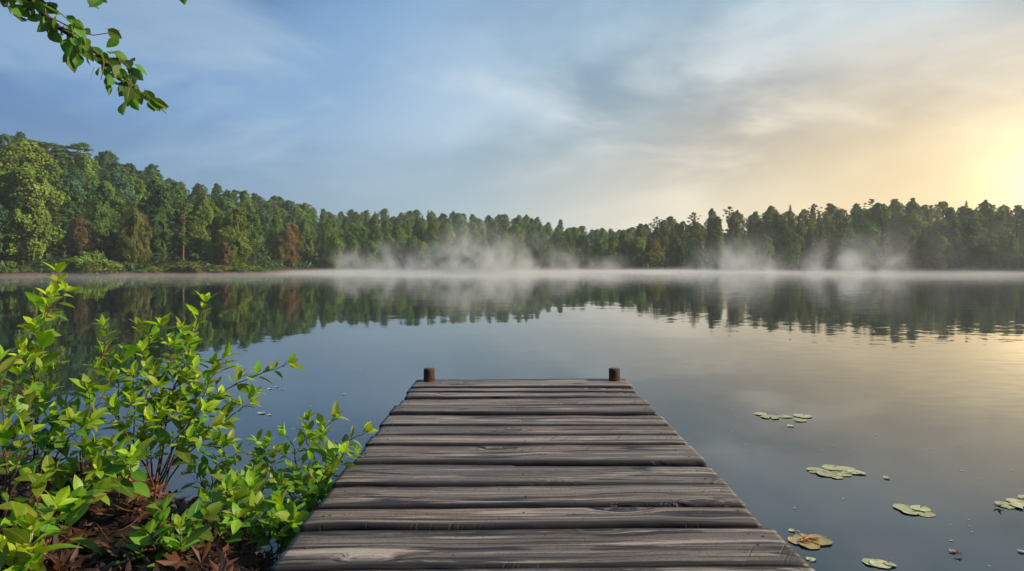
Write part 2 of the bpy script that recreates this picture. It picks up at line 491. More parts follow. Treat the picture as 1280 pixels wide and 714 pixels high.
def clump_leaves(mb, rg, centres, radii, n_per, size, flat=0.75, up=0.45):
    for c, r in zip(centres, radii):
        n = int(n_per*rg.uniform(0.7, 1.3))
        d = rand_dirs(rg, n)
        d[:, 2] = np.where((d[:, 2] < -0.25) & (rg.random(n) < 0.7), -d[:, 2], d[:, 2])
        rad = r*(rg.random(n)**0.45)*rg.uniform(0.85, 1.15, n)
        pos = np.array(c)+d*rad[:, None]*np.array([1, 1, flat])
        nr = d*0.8+np.array([0, 0, up])+rg.normal(size=(n, 3))*0.42
        nr /= np.linalg.norm(nr, axis=1, keepdims=True)
        h, v = rg.random(), rg.uniform(0.15, 0.85)
        tone = np.zeros((n, 4)); tone[:, 3] = 1
        tone[:, 0] = np.clip(h*0.7+rg.normal(0.15, 0.16, n), 0, 1)
        tone[:, 1] = np.clip(v+rg.normal(0, 0.2, n), 0, 1)
        leaf_cards(mb, rg, pos, nr, size, tone)

def limb(mb, rg, a, b, r0, r1, wob=0.06):
    a, b = Vector(a), Vector(b)
    L = (b-a).length
    m1 = a.lerp(b, 0.35)+Vector(rg.normal(size=3)*wob*L)+Vector((0, 0, -0.04*L))
    m2 = a.lerp(b, 0.7)+Vector(rg.normal(size=3)*wob*L)
    pts = smooth_path([a, m1, m2, b], 8)
    mb.tube(pts, [r0+(r1-r0)*i/7 for i in range(8)], 5, False)

PROTO = {}
def proto(kind, k, dense):
    """crown and trunk meshes of a ten metre tree"""
    key = (kind, k, dense)
    if key in PROTO: return PROTO[key]
    import zlib
    rg = np.random.default_rng(zlib.crc32(repr(key).encode()))
    H = 10.0
    cr, tk = MB(), MB()
    npc, ls = {0: (95, 0.50), 1: (150, 0.38), 2: (300, 0.28)}[dense]
    C, R = [], []
    if kind in ('broad', 'tall', 'poplar'):
        rx = {'broad': 3.0, 'tall': 2.35, 'poplar': 1.65}[kind]*rg.uniform(0.9, 1.1)
        z0, z1 = (0.6, 10.0) if kind != 'broad' else (0.9, 10.0)
        off = Vector(rg.uniform(-50, 50, 3))
        fpk = {'broad': 0.42, 'tall': 0.34, 'poplar': 0.30}[kind]
        def outline(f):
            if f > fpk: return math.sqrt(max(0.0, 1-((f-fpk)/(1-fpk))**2.1))
            return 0.62+0.38*math.sin(math.pi/2*f/fpk)
        nl = {0: 3600, 1: 6500, 2: 15000}[dense]
        if kind == 'poplar': nl = int(nl*0.75)
        # boughs: bulges of the crown surface, each lighter or darker, fuller or thinner
        nb = 30
        bd = [(rg.uniform(0.03, 0.97), rg.uniform(0, 6.28), rg.uniform(0.75, 1.15), rg.uniform(0.0, 1.0), rg.uniform(0.1, 0.9)) for _ in range(nb)]
        pos, nrm, tone = [], [], []
        while len(pos) < nl:
            f = rg.random()**0.92; ang = rg.uniform(0, 2*math.pi)
            o = outline(f)
            best, bi = 9, 0
            for i, q in enumerate(bd):
                da_ = (ang-q[1]+math.pi) % (2*math.pi)-math.pi
                d_ = (da_*o*rx)**2+((f-q[0])*(z1-z0))**2
                d_ /= q[2]**2
                if d_ < best: best, bi = d_, i
            bulge = 1.20-0.30*min(best, 1.9)
            dv = Vector((math.cos(ang), math.sin(ang), f*3))
            bulge *= 1+0.42*mnoise.noise(dv*1.3+off)+0.22*mnoise.noise(dv*3.0+off)
            if mnoise.noise(dv*2.6+off*1.7) < -0.27: continue         # gaps
            ins = 1-0.42*rg.random()**2.2
            r = rx*o*bulge*ins*rg.uniform(0.95, 1.05)
            droop = -0.10*r
            zz = z0+(z1-z0)*f*(0.93+0.07*bulge)+droop+rg.normal()*0.10
            pos.append((r*math.cos(ang), r*math.sin(ang), max(0.25, zz)))
            up = 0.25+0.9*max(0, (f-fpk)/(1-fpk))**1.5
            v = np.array([math.cos(ang), math.sin(ang), up])*0.9+rg.normal(size=3)*0.40
            nrm.append(v/np.linalg.norm(v))
            tone.append((np.clip(bd[bi][3]*0.7+rg.normal(0.15, 0.15), 0, 1), np.clip(bd[bi][4]*0.8+0.1+rg.normal(0, 0.17), 0, 1), 0, 1))
        leaf_cards(cr, rg, np.array(pos), np.array(nrm), ls*0.95, np.array(tone))
        C = [tuple(pos[i]) for i in rg.choice(len(pos), 46, replace=False)]
        # sprays that stand out of the outline
        CC = [(c[0]*1.10, c[1]*1.10, c[2]+rg.uniform(-0.1, 0.4)) for c in C]
        clump_leaves(cr, rg, CC, [rg.uniform(0.28, 0.62) for _ in CC], npc*0.42, ls*0.9, 0.6)
        top = (rg.normal()*0.25, rg.normal()*0.25, 9.2)
        tk.tube(smooth_path([(0, 0, -0.4), (0.05, 0.05, 1.5), (rg.normal()*0.2, rg.normal()*0.2, 5), top], 10),
                [0.24, 0.2, 0.185, 0.17, 0.15, 0.13, 0.11, 0.08, 0.055, 0.03], 7)
        for j in rg.choice(len(C), 16, replace=False):
            c = C[j]
            zs = max(1.2, c[2]-1.0-1.2*math.hypot(c[0], c[1])*0.5)
            limb(tk, rg, (0, 0, zs), c, 0.075, 0.02)
    elif kind == 'conifer':
        z = 0.7
        rx = rg.uniform(1.5, 1.9)
        while z < 9.9:
            f = (z-0.7)/9.2
            r = rx*(1-f)**0.85+0.08
            nb = max(4, int(9*(1-f)+3))
            a0 = rg.uniform(0, 6.28)
            for b in range(nb):
                ang = a0+2*math.pi*b/nb+rg.normal()*0.18
                rl = r*rg.uniform(0.72, 1.15)
                m = max(8, int(npc*0.42*(0.4+rl/rx)))
                s = rg.random(m)**0.7
                px = s*rl
                spread = 0.22*rl*(1-s*0.6)+0.06
                lat = rg.normal(size=m)*spread
                dz = -0.30*px**1.15/max(rl, 0.3)*rl*0.75+0.12*s*s+rg.normal(size=m)*0.06
                pos = np.stack([math.cos(ang)*px-math.sin(ang)*lat, math.sin(ang)*px+math.cos(ang)*lat, z+dz], 1)
                nr = np.stack([math.cos(ang)*0.35+rg.normal(size=m)*0.4, math.sin(ang)*0.35+rg.normal(size=m)*0.4, 0.9+rg.normal(size=m)*0.25], 1)
                nr /= np.linalg.norm(nr, axis=1, keepdims=True)
                tone = np.zeros((m, 4)); tone[:, 3] = 1
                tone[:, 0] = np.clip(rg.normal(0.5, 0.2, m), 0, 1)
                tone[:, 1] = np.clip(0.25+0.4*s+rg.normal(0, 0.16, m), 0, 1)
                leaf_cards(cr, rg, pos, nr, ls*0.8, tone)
                if dense: limb(tk, rg, (0, 0, z+0.05), (math.cos(ang)*rl*0.8, math.sin(ang)*rl*0.8, z-0.15*rl), 0.03, 0.008, 0.02)
            z += rg.uniform(0.42, 0.62)*(1-0.35*f)
        tk.tube([(0, 0, -0.4), (0, 0, 3), (0, 0, 7), (0, 0, 9.9)], [0.2, 0.15, 0.08, 0.02], 7)
    elif kind == 'pine':
        # bare lower trunk, flattened tufts on bent limbs, ragged top
        lean = Vector((rg.normal()*0.35, rg.normal()*0.35, 9.5))
        tk.tube(smooth_path([(0, 0, -0.4), (lean.x*0.25, lean.y*0.2, 3), (lean.x*0.5, lean.y*0.7, 6.5), lean], 9),
                [0.2, 0.18, 0.165, 0.15, 0.13, 0.105, 0.08, 0.05, 0.02], 7)
        for i in range(44):
            f = i/43
            z = 3.2+6.6*f
            ang = i*2.4+rg.normal()*0.4
            r = (0.25+1.75*math.sin(math.pi*min(1, 0.18+0.85*(1-f)))**0.9)*rg.uniform(0.5, 1.15)
            if f > 0.9: r *= 0.4
            ax = (lean.x*f*0.8, lean.y*f*0.8)
            c = (ax[0]+math.cos(ang)*r, ax[1]+math.sin(ang)*r, z)
            C.append(c); R.append(rg.uniform(0.36, 0.66)*(1-0.3*f))
            limb(tk, rg, (ax[0], ax[1], z-0.45), c, 0.055, 0.015)
        clump_leaves(cr, rg, C, R, npc*0.75, ls*0.8, 0.5, 0.7)
    elif kind == 'spread':
        # open, flat-topped crown on forking limbs, sky between the tiers
        tk.tube(smooth_path([(0, 0, -0.4), (0.1, 0, 3), (0, 0.1, 5.5)], 6), [0.26, 0.23, 0.2, 0.18, 0.16, 0.14], 7)
        for i in range(9):
            ang = i*2*math.pi/9+rg.normal()*0.2
            r = rg.uniform(1.6, 3.6); z = rg.uniform(7.4, 9.2)
            e = (math.cos(ang)*r, math.sin(ang)*r, z)
            limb(tk, rg, (0, 0.1, 5.2), e, 0.11, 0.03)
            for q in range(3):
                c = (e[0]+rg.normal()*0.7, e[1]+rg.normal()*0.7, e[2]+rg.uniform(0.0, 0.7))
                C.append(c); R.append(rg.uniform(0.55, 0.9))
                limb(tk, rg, e, c, 0.03, 0.01)
        clump_leaves(cr, rg, C, R, npc, ls*0.8, 0.42, 0.8)
    elif kind == 'bush':
        for i in range(20):
            ang = rg.uniform(0, 6.28); q = rg.random()**0.5
            C.append((math.cos(ang)*q*5.0, math.sin(ang)*q*5.0, 1.2+rg.uniform(0.1, 6.0)*(1-q*0.65)))
            R.append(rg.uniform(1.6, 2.6))
        clump_leaves(cr, rg, C, R, npc*1.6, ls*2.0, 0.8)
        for i in range(6):
            limb(tk, rg, (0, 0, -0.3), C[i], 0.16, 0.04)
    PROTO[key] = (cr.mesh('crown', M_TREE), tk.mesh('trunk', M_BARK))
    return PROTO[key]

GREENS = {
    'bright': (0.150, 0.255, 0.034), 'yellow': (0.190, 0.255, 0.035), 'mid': (0.098, 0.205, 0.042), 'dark': (0.056, 0.130, 0.040),
    'blue': (0.060, 0.148, 0.070), 'olive': (0.140, 0.172, 0.039), 'brown': (0.155, 0.125, 0.048), 'rust': (0.200, 0.125, 0.046),
    'gold': (0.180, 0.195, 0.032)}
NAMEOF = {'broad': 'broadleaf_tree', 'tall': 'broadleaf_tree', 'poplar': 'slender_broadleaf_tree', 'conifer': 'spruce_tree',
          'pine': 'pine_tree', 'spread': 'open_crowned_tree', 'bush': 'shore_bush'}
prng = random.Random(11)
HEROES = []
def plant_tree(kind, loc, H, color, label, group=None, width=1.0, k=None, dense=1, bark=None, jit=0.14):
    if k is None: k = prng.randrange(5)
    cm, tm = proto(kind, k, dense)
    t = empty(NAMEOF[kind], loc, prng.uniform(0, 6.28), (H/10*width, H/10*width, H/10))
    tag(t, label, 'bush' if kind == 'bush' else 'tree', group)
    c = link(bpy.data.objects.new('crown', cm), t)
    g = GREENS[color] if isinstance(color, str) else color
    j = prng.uniform(1-jit, 1+jit)
    c.color = (g[0]*j*prng.uniform(0.9, 1.1), g[1]*j, g[2]*j*prng.uniform(0.85, 1.15), 1)
    o = link(bpy.data.objects.new('stem' if kind == 'bush' else 'trunk', tm), t)
    if bark is not None:
        o.material_slots[0].link = 'OBJECT'
        o.material_slots[0].material = bark
    return t

def hero(kind, u, vtop, Y, color, label, width=1.0, k=None, zb=None, dense=2, bark=None, vbase=None):
    """a tree whose top reaches pixel row vtop at column u, distance Y"""
    HEROES.append((u, Y, vtop, (HZ-vtop)*0.20*width))
    su, ru = shore(u), ridgey(u)
    z = ground(u, (Y-su)/(ru-su)) if zb is None else zb
    z = max(z, 0.1)
    ztop = CAMZ+(HZ-vtop)/F*Y
    return plant_tree(kind, ((u-640)/F*Y, Y, z-0.05), (ztop-z)/0.985, color, label, None, width, k, dense, bark, 0.04)

# --- trees one can name on the left bank
hero('tall', 30, 181, 79, 'bright', 'tallest bright green tree at the left edge, full crown down to the lake', 1.02, 0, bark=M_REDBARK)
hero('broad', -22, 236, 76, 'blue', 'blue-green tree cut by the left edge of the picture, below the tall bright tree', 0.9, 1)
hero('pine', 72, 226, 84, 'mid', 'leaning green tree with drooping side boughs, right behind the tall bright tree', 1.05, 2)
hero('broad', 130, 229, 90, 'mid', 'rounded mid-green tree behind the young bush on the left bank', 0.92, 2)
hero('broad', 100, 272, 84, (0.115, 0.095, 0.036), 'small reddish brown tree in the shade right of the tall bright tree', 0.9, 1)
hero('tall', 168, 259, 85, 'olive', 'olive tree with a browning top near the middle of the left bank', 0.95, 3, bark=M_BARK)
hero('tall', 178, 270, 86.5, 'brown', 'brown-tinged slender tree close beside the olive tree on the left bank', 0.9, 2)
hero('tall', 203, 262, 89, 'mid', 'mid-green tree between the brown-tinged tree and the bare-trunked pine', 0.85, 4)
hero('pine', 229, 256, 89, 'mid', 'thin pine with a bare pinkish trunk on the left bank', 0.75, 0, bark=M_REDBARK)
hero('tall', 258, 247, 92, 'bright', 'tall light green tree second from the point of the left bank', 0.95, 1)
hero('tall', 293, 263, 92, 'yellow', 'yellow-green tree on the point of the left bank, boughs drooping to the water', 1.05, 2)
hero('broad', 281, 303, 90, (0.15, 0.095, 0.036), 'little brownish tree tucked between the two light green trees', 0.8, 3)
hero('broad', 362, 279, 109, 'rust', 'orange-brown tree standing on the shore behind the left point', 0.85, 3)
hero('tall', 350, 308, 106.5, 'olive', 'low yellowish tree in front of the orange-brown tree', 1.0, 0)
hero('tall', 382, 275, 121, 'mid', 'green tree just right of the orange-brown tree', 0.95, 3)
hero('spread', 84, 179, 128, 'mid', 'open flat-topped tree on the left ridge with sky between its boughs', 1.25, 0)
hero('broad', 6, 169, 122, 'dark', 'dark tree highest on the left ridge, cut by the picture edge', 0.8, 3)
hero('broad', 131, 195, 132, 'dark', 'dark round-headed tree on the left ridge right of the flat-topped tree', 0.75, 4)
# --- and on the right bank
hero('broad', 957, 297, 117, 'bright', 'small bright round tree low on the right bank between the mist plumes', 0.95, 0, zb=0.6)
hero('tall', 988, 288, 119, 'mid', 'egg-shaped green tree right of the small bright round tree', 0.95, 1, zb=0.8)
hero('pine', 1090, 249, 150, 'dark', 'tallest dark pine on the skyline of the right hill', 1.0, 1)
hero('pine', 1020, 255, 154, 'dark', 'ragged dark pine on the skyline left of the tallest pine', 0.95, 2)
hero('conifer', 1208, 252, 148, 'gold', 'pointed spruce on the right skyline lit by the low sun', 1.0, 1)
hero('pine', 822, 271, 172, 'dark', 'first dark pine on the skyline at the left end of the right hill', 1.0, 3)

# --- rows of wood trees
def wood(u0, u1, rows, step, kinds, colors, label, group, dense, jitter=0.35, hs=(0.82, 1.18), tmin=0.02):
    n = 0
    for r in range(rows):
        t = tmin+(1-tmin)*r/(rows-1)
        u = u0+prng.uniform(0, step)
        while u < u1:
            tt = min(1.03, max(tmin, t+prng.uniform(-0.4, 0.4)/rows))
            p = far_point(u, tt)
            H = lerp_tab(TREEH, u)*prng.uniform(*hs)
            if any(abs(u-h[0]) < h[3]+6 and p.y < h[1]+3 and h[1] < shore(h[0])+14 for h in HEROES):
                u += step*0.5
                continue
            kd = prng.choices([k for k, w in kinds], [w for k, w in kinds])[0]
            if kd in ('poplar', 'conifer', 'pine'): H *= 1.08
            if t < 0.1: H *= 0.95
            c = prng.choices([k for k, w in colors], [w for k, w in colors])[0]
            if kd in ('conifer', 'pine') and c in ('bright', 'yellow'): c = 'dark'
            near = 'ridge' if t > 0.93 else ('shore' if t < 0.12 else 'slope')
            plant_tree(kd, (p.x, p.y, p.z-0.15), H, c, label[near][1 if kd in ('conifer', 'pine') else 0], group+' '+near+(' conifers' if kd in ('conifer', 'pine') else ''),
                       prng.uniform(0.92, 1.2), None, dense)
            n += 1
            u += step*prng.uniform(1-jitter, 1+jitter)*(shore(640)/p.y if False else 1)
    return n
LB = {'ridge': ('leafy tree in the skyline row of the left hill', 'needle tree in the skyline row of the left hill'),
      'slope': ('leafy tree in the dense wood on the slope of the left hill', 'needle tree among leafy ones on the slope of the left hill'),
      'shore': ('leafy tree of the shaded row along the left bank', 'needle tree of the shaded row along the left bank')}
MBL = {'ridge': ('small leafy tree in the skyline row of the middle hill', 'small pointed needle tree in the skyline row of the middle hill'),
       'slope': ('small leafy tree in the dense wood on the slope of the middle hill', 'small needle tree in the wood on the slope of the middle hill'),
       'shore': ('leafy tree on the misty shore below the middle hill', 'needle tree on the misty shore below the middle hill')}
RB = {'ridge': ('leafy tree in the skyline row of the sunlit right hill', 'ragged needle tree in the skyline row of the sunlit right hill'),
      'slope': ('leafy tree in the dense wood on the slope of the right hill', 'needle tree in the wood on the slope of the right hill'),
      'shore': ('leafy tree in the dark row along the right shore', 'needle tree in the dark row along the right shore')}
n1 = wood(-130, 335, 5, 30, [('broad', 4), ('tall', 4), ('poplar', 2), ('conifer', 0.8)], [('mid', 4), ('dark', 4), ('blue', 2), ('bright', 0.8), ('olive', 0.6)], LB, 'left hill trees', 1, tmin=0.14)
n2 = wood(336, 800, 7, 17, [('broad', 5), ('tall', 4), ('poplar', 1), ('conifer', 0.7)], [('mid', 6), ('dark', 0.8), ('blue', 1.2), ('bright', 3)], MBL, 'middle hill trees', 1)
n3 = wood(800, 1400, 5, 24, [('broad', 4), ('tall', 3), ('poplar', 1.2), ('conifer', 1.0), ('pine', 1.8)], [('mid', 3.5), ('dark', 0.8), ('olive', 2), ('gold', 3.5), ('bright', 1.8)], RB, 'right hill trees', 1)

# --- bushes along the left shore
bl = [(8, 325, 'bright'), (32, 331, 'olive'), (62, 329, 'mid'), (88, 322, 'olive'), (112, 304, 'bright'), (121, 318, 'yellow'), (140, 326, 'bright'), (158, 331, 'mid'),
      (176, 327, 'bright'), (196, 331, 'yellow'), (214, 329, 'mid'), (236, 322, 'olive'), (252, 330, 'bright'), (276, 327, 'yellow'), (300, 325, 'bright'), (318, 331, 'mid'), (-20, 322, 'mid')]
for i, (u, v, c) in enumerate(bl):
    Y = shore(u)+1.6
    H = (CAMZ+(HZ-v)/F*Y)
    plant_tree('bush', ((u-640)/F*Y, Y, 0.12), H*1.1, c,
               'tall bright bush rising behind the low bushes of the left shore' if v == 304 else 'low leafy bush at the waterline of the left bank',
               None if v == 304 else 'bushes along the left waterline', prng.uniform(1.2, 1.7) if v != 304 else 0.8, None, 1)

# --- undergrowth that fills the forest floor
rg = np.random.default_rng(5)
mbu = MB()
N = 26000
uu = rg.uniform(-150, 1420, N); tt = 0.015+rg.random(N)**1.5*0.9
pos = np.empty((N, 3))
for i in range(N):
    p = far_point(uu[i], tt[i]); pos[i] = (p.x, p.y, p.z+rg.random()**1.5*(1.5 if tt[i] > 0.05 else 0.8))
nr = rg.normal(size=(N, 3))*0.45+np.array([0, -0.3, 0.8]); nr /= np.linalg.norm(nr, axis=1, keepdims=True)
tn = np.zeros((N, 4)); tn[:, :2] = rg.random((N, 2)); tn[:, 3] = 1
leaf_cards(mbu, rg, pos, nr, 0.75, tn)
ug = mbu.build('undergrowth', M_TREE)
ug.color = (0.045, 0.092, 0.028, 1)
tag(ug, 'dark leafy undergrowth filling the ground beneath the woods', None, None, 'stuff')

# ------------------------------------------------------------------ near bank with leaf litter
EDGE = [(-30, 7.2), (-12, 7.0), (-6.6, 6.7), (-4.5, 6.0), (-3.4, 5.55), (-2.3, 4.95), (-1.55, 4.3), (-1.05, 3.5), (-0.9, 2.2), (0, 1.3), (2, 0.8), (8, -0.5), (30, -4)]
def edgeY(x): return lerp_tab(EDGE, x)
def bank_z(x, y):
    d = edgeY(x)-y+0.25*mnoise.noise(Vector((x*1.3, y*1.3, 0)))
    s = max(0.0, min(1.0, d/1.3))
    h = -0.12+0.40*(s*s*(3-2*s))
    return h+0.05*mnoise.noise(Vector((x*2.1, y*2.1, 4)))*min(1, s*2)
def near_bank():
    xs = np.concatenate([np.linspace(-28, -6, 40), np.linspace(-5.8, 1.6, 90), np.linspace(2, 28, 40)])
    ys = np.concatenate([np.linspace(-30, 0, 40), np.linspace(0.1, 7.6, 95)])
    vs = [(x, y, bank_z(x, y)) for y in ys for x in xs]
    n = len(xs)
    fs = [(j*n+i, j*n+i+1, (j+1)*n+i+1, (j+1)*n+i) for j in range(len(ys)-1) for i in range(n-1)]
    m = MB(); m.add(vs, fs)
    o = m.build('lake_bank', M_SOIL, None, True)
    tag(o, 'dark soil bank beside the wooden dock', None, None, 'structure')
near_bank()

def maple(rg, size):
    """five-lobed dead leaf, curled"""
    pts = []
    lobes = [(-150, 0.45), (-122, 0.30), (-95, 0.82), (-70, 0.42), (-52, 0.95), (-28, 0.45), (-10, 0.78), (0, 1.15), (10, 0.78), (28, 0.45), (52, 0.95), (70, 0.42), (95, 0.82), (122, 0.30), (150, 0.45)]
    curl = rg.uniform(0.2, 1.1); tw = rg.uniform(-0.5, 0.5)
    pts.append((0, 0, 0))
    for a, r in lobes:
        a = math.radians(a); r *= rg.uniform(0.85, 1.1)
        x, y = math.sin(a)*r, math.cos(a)*r
        pts.append((x, y, curl*0.28*r*r+tw*x*y*0.5+rg.normal()*0.05))
    n = len(lobes)
    fs = [(0, i+1, i+2) for i in range(n-1)]
    return np.array(pts)*size, fs

def litter():
    rg = np.random.default_rng(9)
    m = MB()
    for i in range(620):
        u = rg.uniform(-60, 410); v = rg.uniform(575, 760)
        Y = F*1.28/(v-HZ); x = (u-640)/F*Y
        if Y > edgeY(x)-0.12 or x > -0.98: continue
        hot = 1.3*math.exp(-((u-165)/55)**2-((v-622)/26)**2)+1.2*math.exp(-((u-255)/26)**2-((v-598)/14)**2)+0.7*math.exp(-((u-60)/40)**2-((v-705)/22)**2)
        vv, fs = maple(rg, rg.uniform(0.045, 0.095))
        R = Matrix.Rotation(rg.uniform(0, 6.28), 3, 'Z') @ Matrix.Rotation(rg.normal()*0.35, 3, 'X') @ Matrix.Rotation(rg.normal()*0.35, 3, 'Y')
        z = bank_z(x, Y)+0.012+rg.random()*0.05*(1+hot)
        vv = vv @ np.array(R).T+np.array([x, Y, z])
        c = np.array([0, 0, np.clip(rg.normal(0.32, 0.16)+hot*rg.uniform(0.1, 0.6), 0, 1), 1])
        m.add(vv, fs, c)
    o = m.build('leaf_litter', M_LITTER, None, False)
    tag(o, 'brown and rust fallen leaves covering the dark bank under the bushes', None, None, 'stuff')
litter()

# ------------------------------------------------------------------ shrubs
LEAF_S = np.array([0.0, 0.10, 0.28, 0.50, 0.72, 0.90, 1.0])
LEAF_W = np.array([0.02, 0.42, 0.88, 1.0, 0.72, 0.28, 0.0])
def leaf_template(fold, droop, wid):
    vs, cs = [], []
    for s, w in zip(LEAF_S, LEAF_W):
        z = -droop*s*s+0.10*droop*s
        for t in (-1, -0.5, 0, 0.5, 1):
            vs.append((t*w*wid*0.5, s, z+fold*abs(t)*w*wid*0.5+0.012*math.sin(s*16+t*2)*abs(t)))
            cs.append((s, 0.5+0.5*t, 0))
    fs = []
    for i in range(len(LEAF_S)-1):
        for j in range(4):
            fs.append((i*5+j, i*5+j+1, (i+1)*5+j+1, (i+1)*5+j))
    return np.array(vs), np.array(cs), fs

def put_leaf(mb, rg, base, direction, up, length, age, wid=0.5, pet=0.10, stemmb=None):
    d = Vector(direction).normalized()
    up = Vector(up)
    x = d.cross(up)
    if x.length < 1e-3: x = d.cross(Vector((1, 0, 0)))
    x.normalize()
    n = x.cross(d)
    roll = rg.normal()*0.30
    x, n = x*math.cos(roll)+n*math.sin(roll), n*math.cos(roll)-x*math.sin(roll)
    vs, cs, fs = leaf_template(rg.uniform(0.05, 0.40), rg.uniform(0.02, 0.34), wid*rg.uniform(0.88, 1.14))
    R = np.array([list(x), list(d), list(n)])
    b0 = np.array(base)+np.array(d)*length*pet
    V = vs*length @ R+b0
    c = np.empty((len(V), 4)); c[:, :2] = cs[:, :2]; c[:, 2] = np.clip(age, 0, 1); c[:, 3] = rg.random()
    mb.add(V, fs, c)
    if stemmb is not None:
        stemmb.tube([base, tuple(b0)], [0.0011, 0.0008], 4, False)

def dress(fo, st, rg, path, r0, r1, leaf, start=0.3, gap=0.055, twigs=0.35, young=0.5, depth=0, wid=0.5):
    """stem along path, leaves in opposite pairs, side twigs, a rosette at the tip"""
    n = len(path)
    st.tube(path, [r0+(r1-r0)*i/(n-1) for i in range(n)], 6, False)
    seg = [(path[i+1]-path[i]).length for i in range(n-1)]
    L = sum(seg)
    def pt(s):
        a = s*L
        for i in range(n-1):
            if a <= seg[i] or i == n-2:
                q = a/seg[i] if seg[i] else 0
                return path[i].lerp(path[i+1], min(q, 1)), (path[i+1]-path[i]).normalized()
            a -= seg[i]
    s = start*L
    k = rg.integers(0, 2)
    while s < L*0.985:
        f = s/L
        p, t = pt(f)
        a = t.cross(Vector((0.2, 1, 0.1))).normalized(); b = t.cross(a)
        k += 1
        ph = (k % 2)*math.pi/2+rg.normal()*0.35
        for sg in (0, math.pi):
            o = a*math.cos(ph+sg)+b*math.sin(ph+sg)
            d = o*0.85+t*(0.30+0.35*f)+Vector((0, 0, 0.12))+Vector(rg.normal(size=3)*0.16)
            ln = leaf*rg.uniform(0.58, 1.25)*(1-0.40*max(0, (f-0.6)/0.4))
            age = young*(0.15+0.75*f**2.2)+rg.normal()*0.10
            if depth == 0 and rg.random() < twigs and f < 0.88:
                tl = rg.uniform(0.09, 0.20)*(1.15-0.6*f)*(leaf/0.085)
                e = p+(o*0.8+t*0.55+Vector((0, 0, 0.25))).normalized()*tl
                m = p.lerp(e, 0.5)+Vector((0, 0, -0.012))
                dress(fo, st, rg, smooth_path([p, m, e], 6), max(r1*1.1, 0.0015), 0.0009, leaf*0.86, 0.35, gap*0.8, 0, young, 1, wid)
            elif rg.random() < 0.93:
                put_leaf(fo, rg, p, d, Vector((0, 0, 1))+Vector(rg.normal(size=3)*0.22)+t*0.35, ln, age, wid, 0.1, st)
        s += gap*(1-0.45*f)*rg.uniform(0.8, 1.25)
    p, t = pt(1.0)
    a = t.cross(Vector((0.3, 1, 0.2))).normalized(); b = t.cross(a)
    m = 5
    a0 = rg.uniform(0, 6.28)
    for j in range(m):
        ph = a0+j*2.4
        o = a*math.cos(ph)+b*math.sin(ph)
        d = o*(0.65 if j < 3 else 0.32)+t*(0.7 if j < 3 else 1.0)+Vector(rg.normal(size=3)*0.08)
        put_leaf(fo, rg, p, d, Vector((0, 0, 1))+t*0.6-o*0.3, leaf*(0.72 if j < 3 else 0.48)*rg.uniform(0.85, 1.15), young*(0.85 if j < 3 else 1.15)+rg.normal()*0.06, wid*0.92, 0.05, None)

def shrub(label, stems, seed, leaf=0.085, young=0.5, r0=0.006, gap=0.055, twigs=0.35, wid=0.5, start=0.3):
    """stems: lists of (pixel column, pixel row, distance)"""
    leaf *= 1.52
    gap *= 1.52
    start = min(0.6, start+0.10)
    rg = np.random.default_rng(seed)
    b = at(*stems[0][0])
    root = empty('leafy_shrub', b)
    tag(root, label, 'shrub')
    fo, st = MB(), MB()
    for sp in stems:
        pts = [at(*q)-b for q in sp]
        # the foot goes down into the bank
        foot = pts[0]+b
        foot.z = bank_z(foot.x, foot.y)-0.06
        if foot.z+0.05 < (pts[0]+b).z: pts = [foot-b]+pts
        path = smooth_path(pts, 14)
        # slight natural wobble
        for i in range(1, len(path)-1): path[i] = path[i]+Vector(rg.normal(size=3)*0.006)
        dress(fo, st, rg, path, r0, 0.0016, leaf, start, gap, twigs, young, 0, wid)
    st.build('stems', M_STEM, root, True)
    fo.build('foliage', M_LEAF, root, True)
    return root

shrub('tallest shoot on the left, reddish stem with a yellow-green tip reaching the far shore', [
    [(40, 610, 3.45), (47, 500, 3.5), (52, 430, 3.55), (62, 385, 3.6), (73, 342, 3.62)]], 1, 0.082, 1.25, 0.0065, 0.046, 0.14, 0.52, 0.28)
shrub('dark-stemmed bush spreading low around the tallest shoot', [
    [(55, 600, 3.3), (62, 545, 3.3), (80, 510, 3.35), (104, 488, 3.4)],
    [(50, 600, 3.35), (40, 540, 3.3), (30, 500, 3.3), (22, 470, 3.3)],
    [(60, 600, 3.3), (85, 550, 3.2), (112, 528, 3.2)],
    [(45, 610, 3.4), (48, 520, 3.5), (42, 460, 3.5), (43, 418, 3.5)]], 2, 0.076, 0.55, 0.006, 0.064, 0.34)
shrub('slim bush with a curved reddish stem and small leaf whorls, second from the left', [
    [(103, 575, 3.5), (108, 510, 3.5), (122, 460, 3.55), (132, 438, 3.6), (129, 408, 3.62)],
    [(150, 600, 3.6), (148, 490, 3.6), (136, 455, 3.6), (131, 440, 3.6)]], 3, 0.070, 0.75, 0.005, 0.050, 0.25, 0.42)
shrub('slender twig with few leaves left of the full bush in the middle', [
    [(165, 610, 3.8), (167, 500, 3.8), (169, 440, 3.8), (174, 408, 3.8)]], 4, 0.066, 0.7, 0.0045, 0.06, 0.15, 0.46, 0.45)
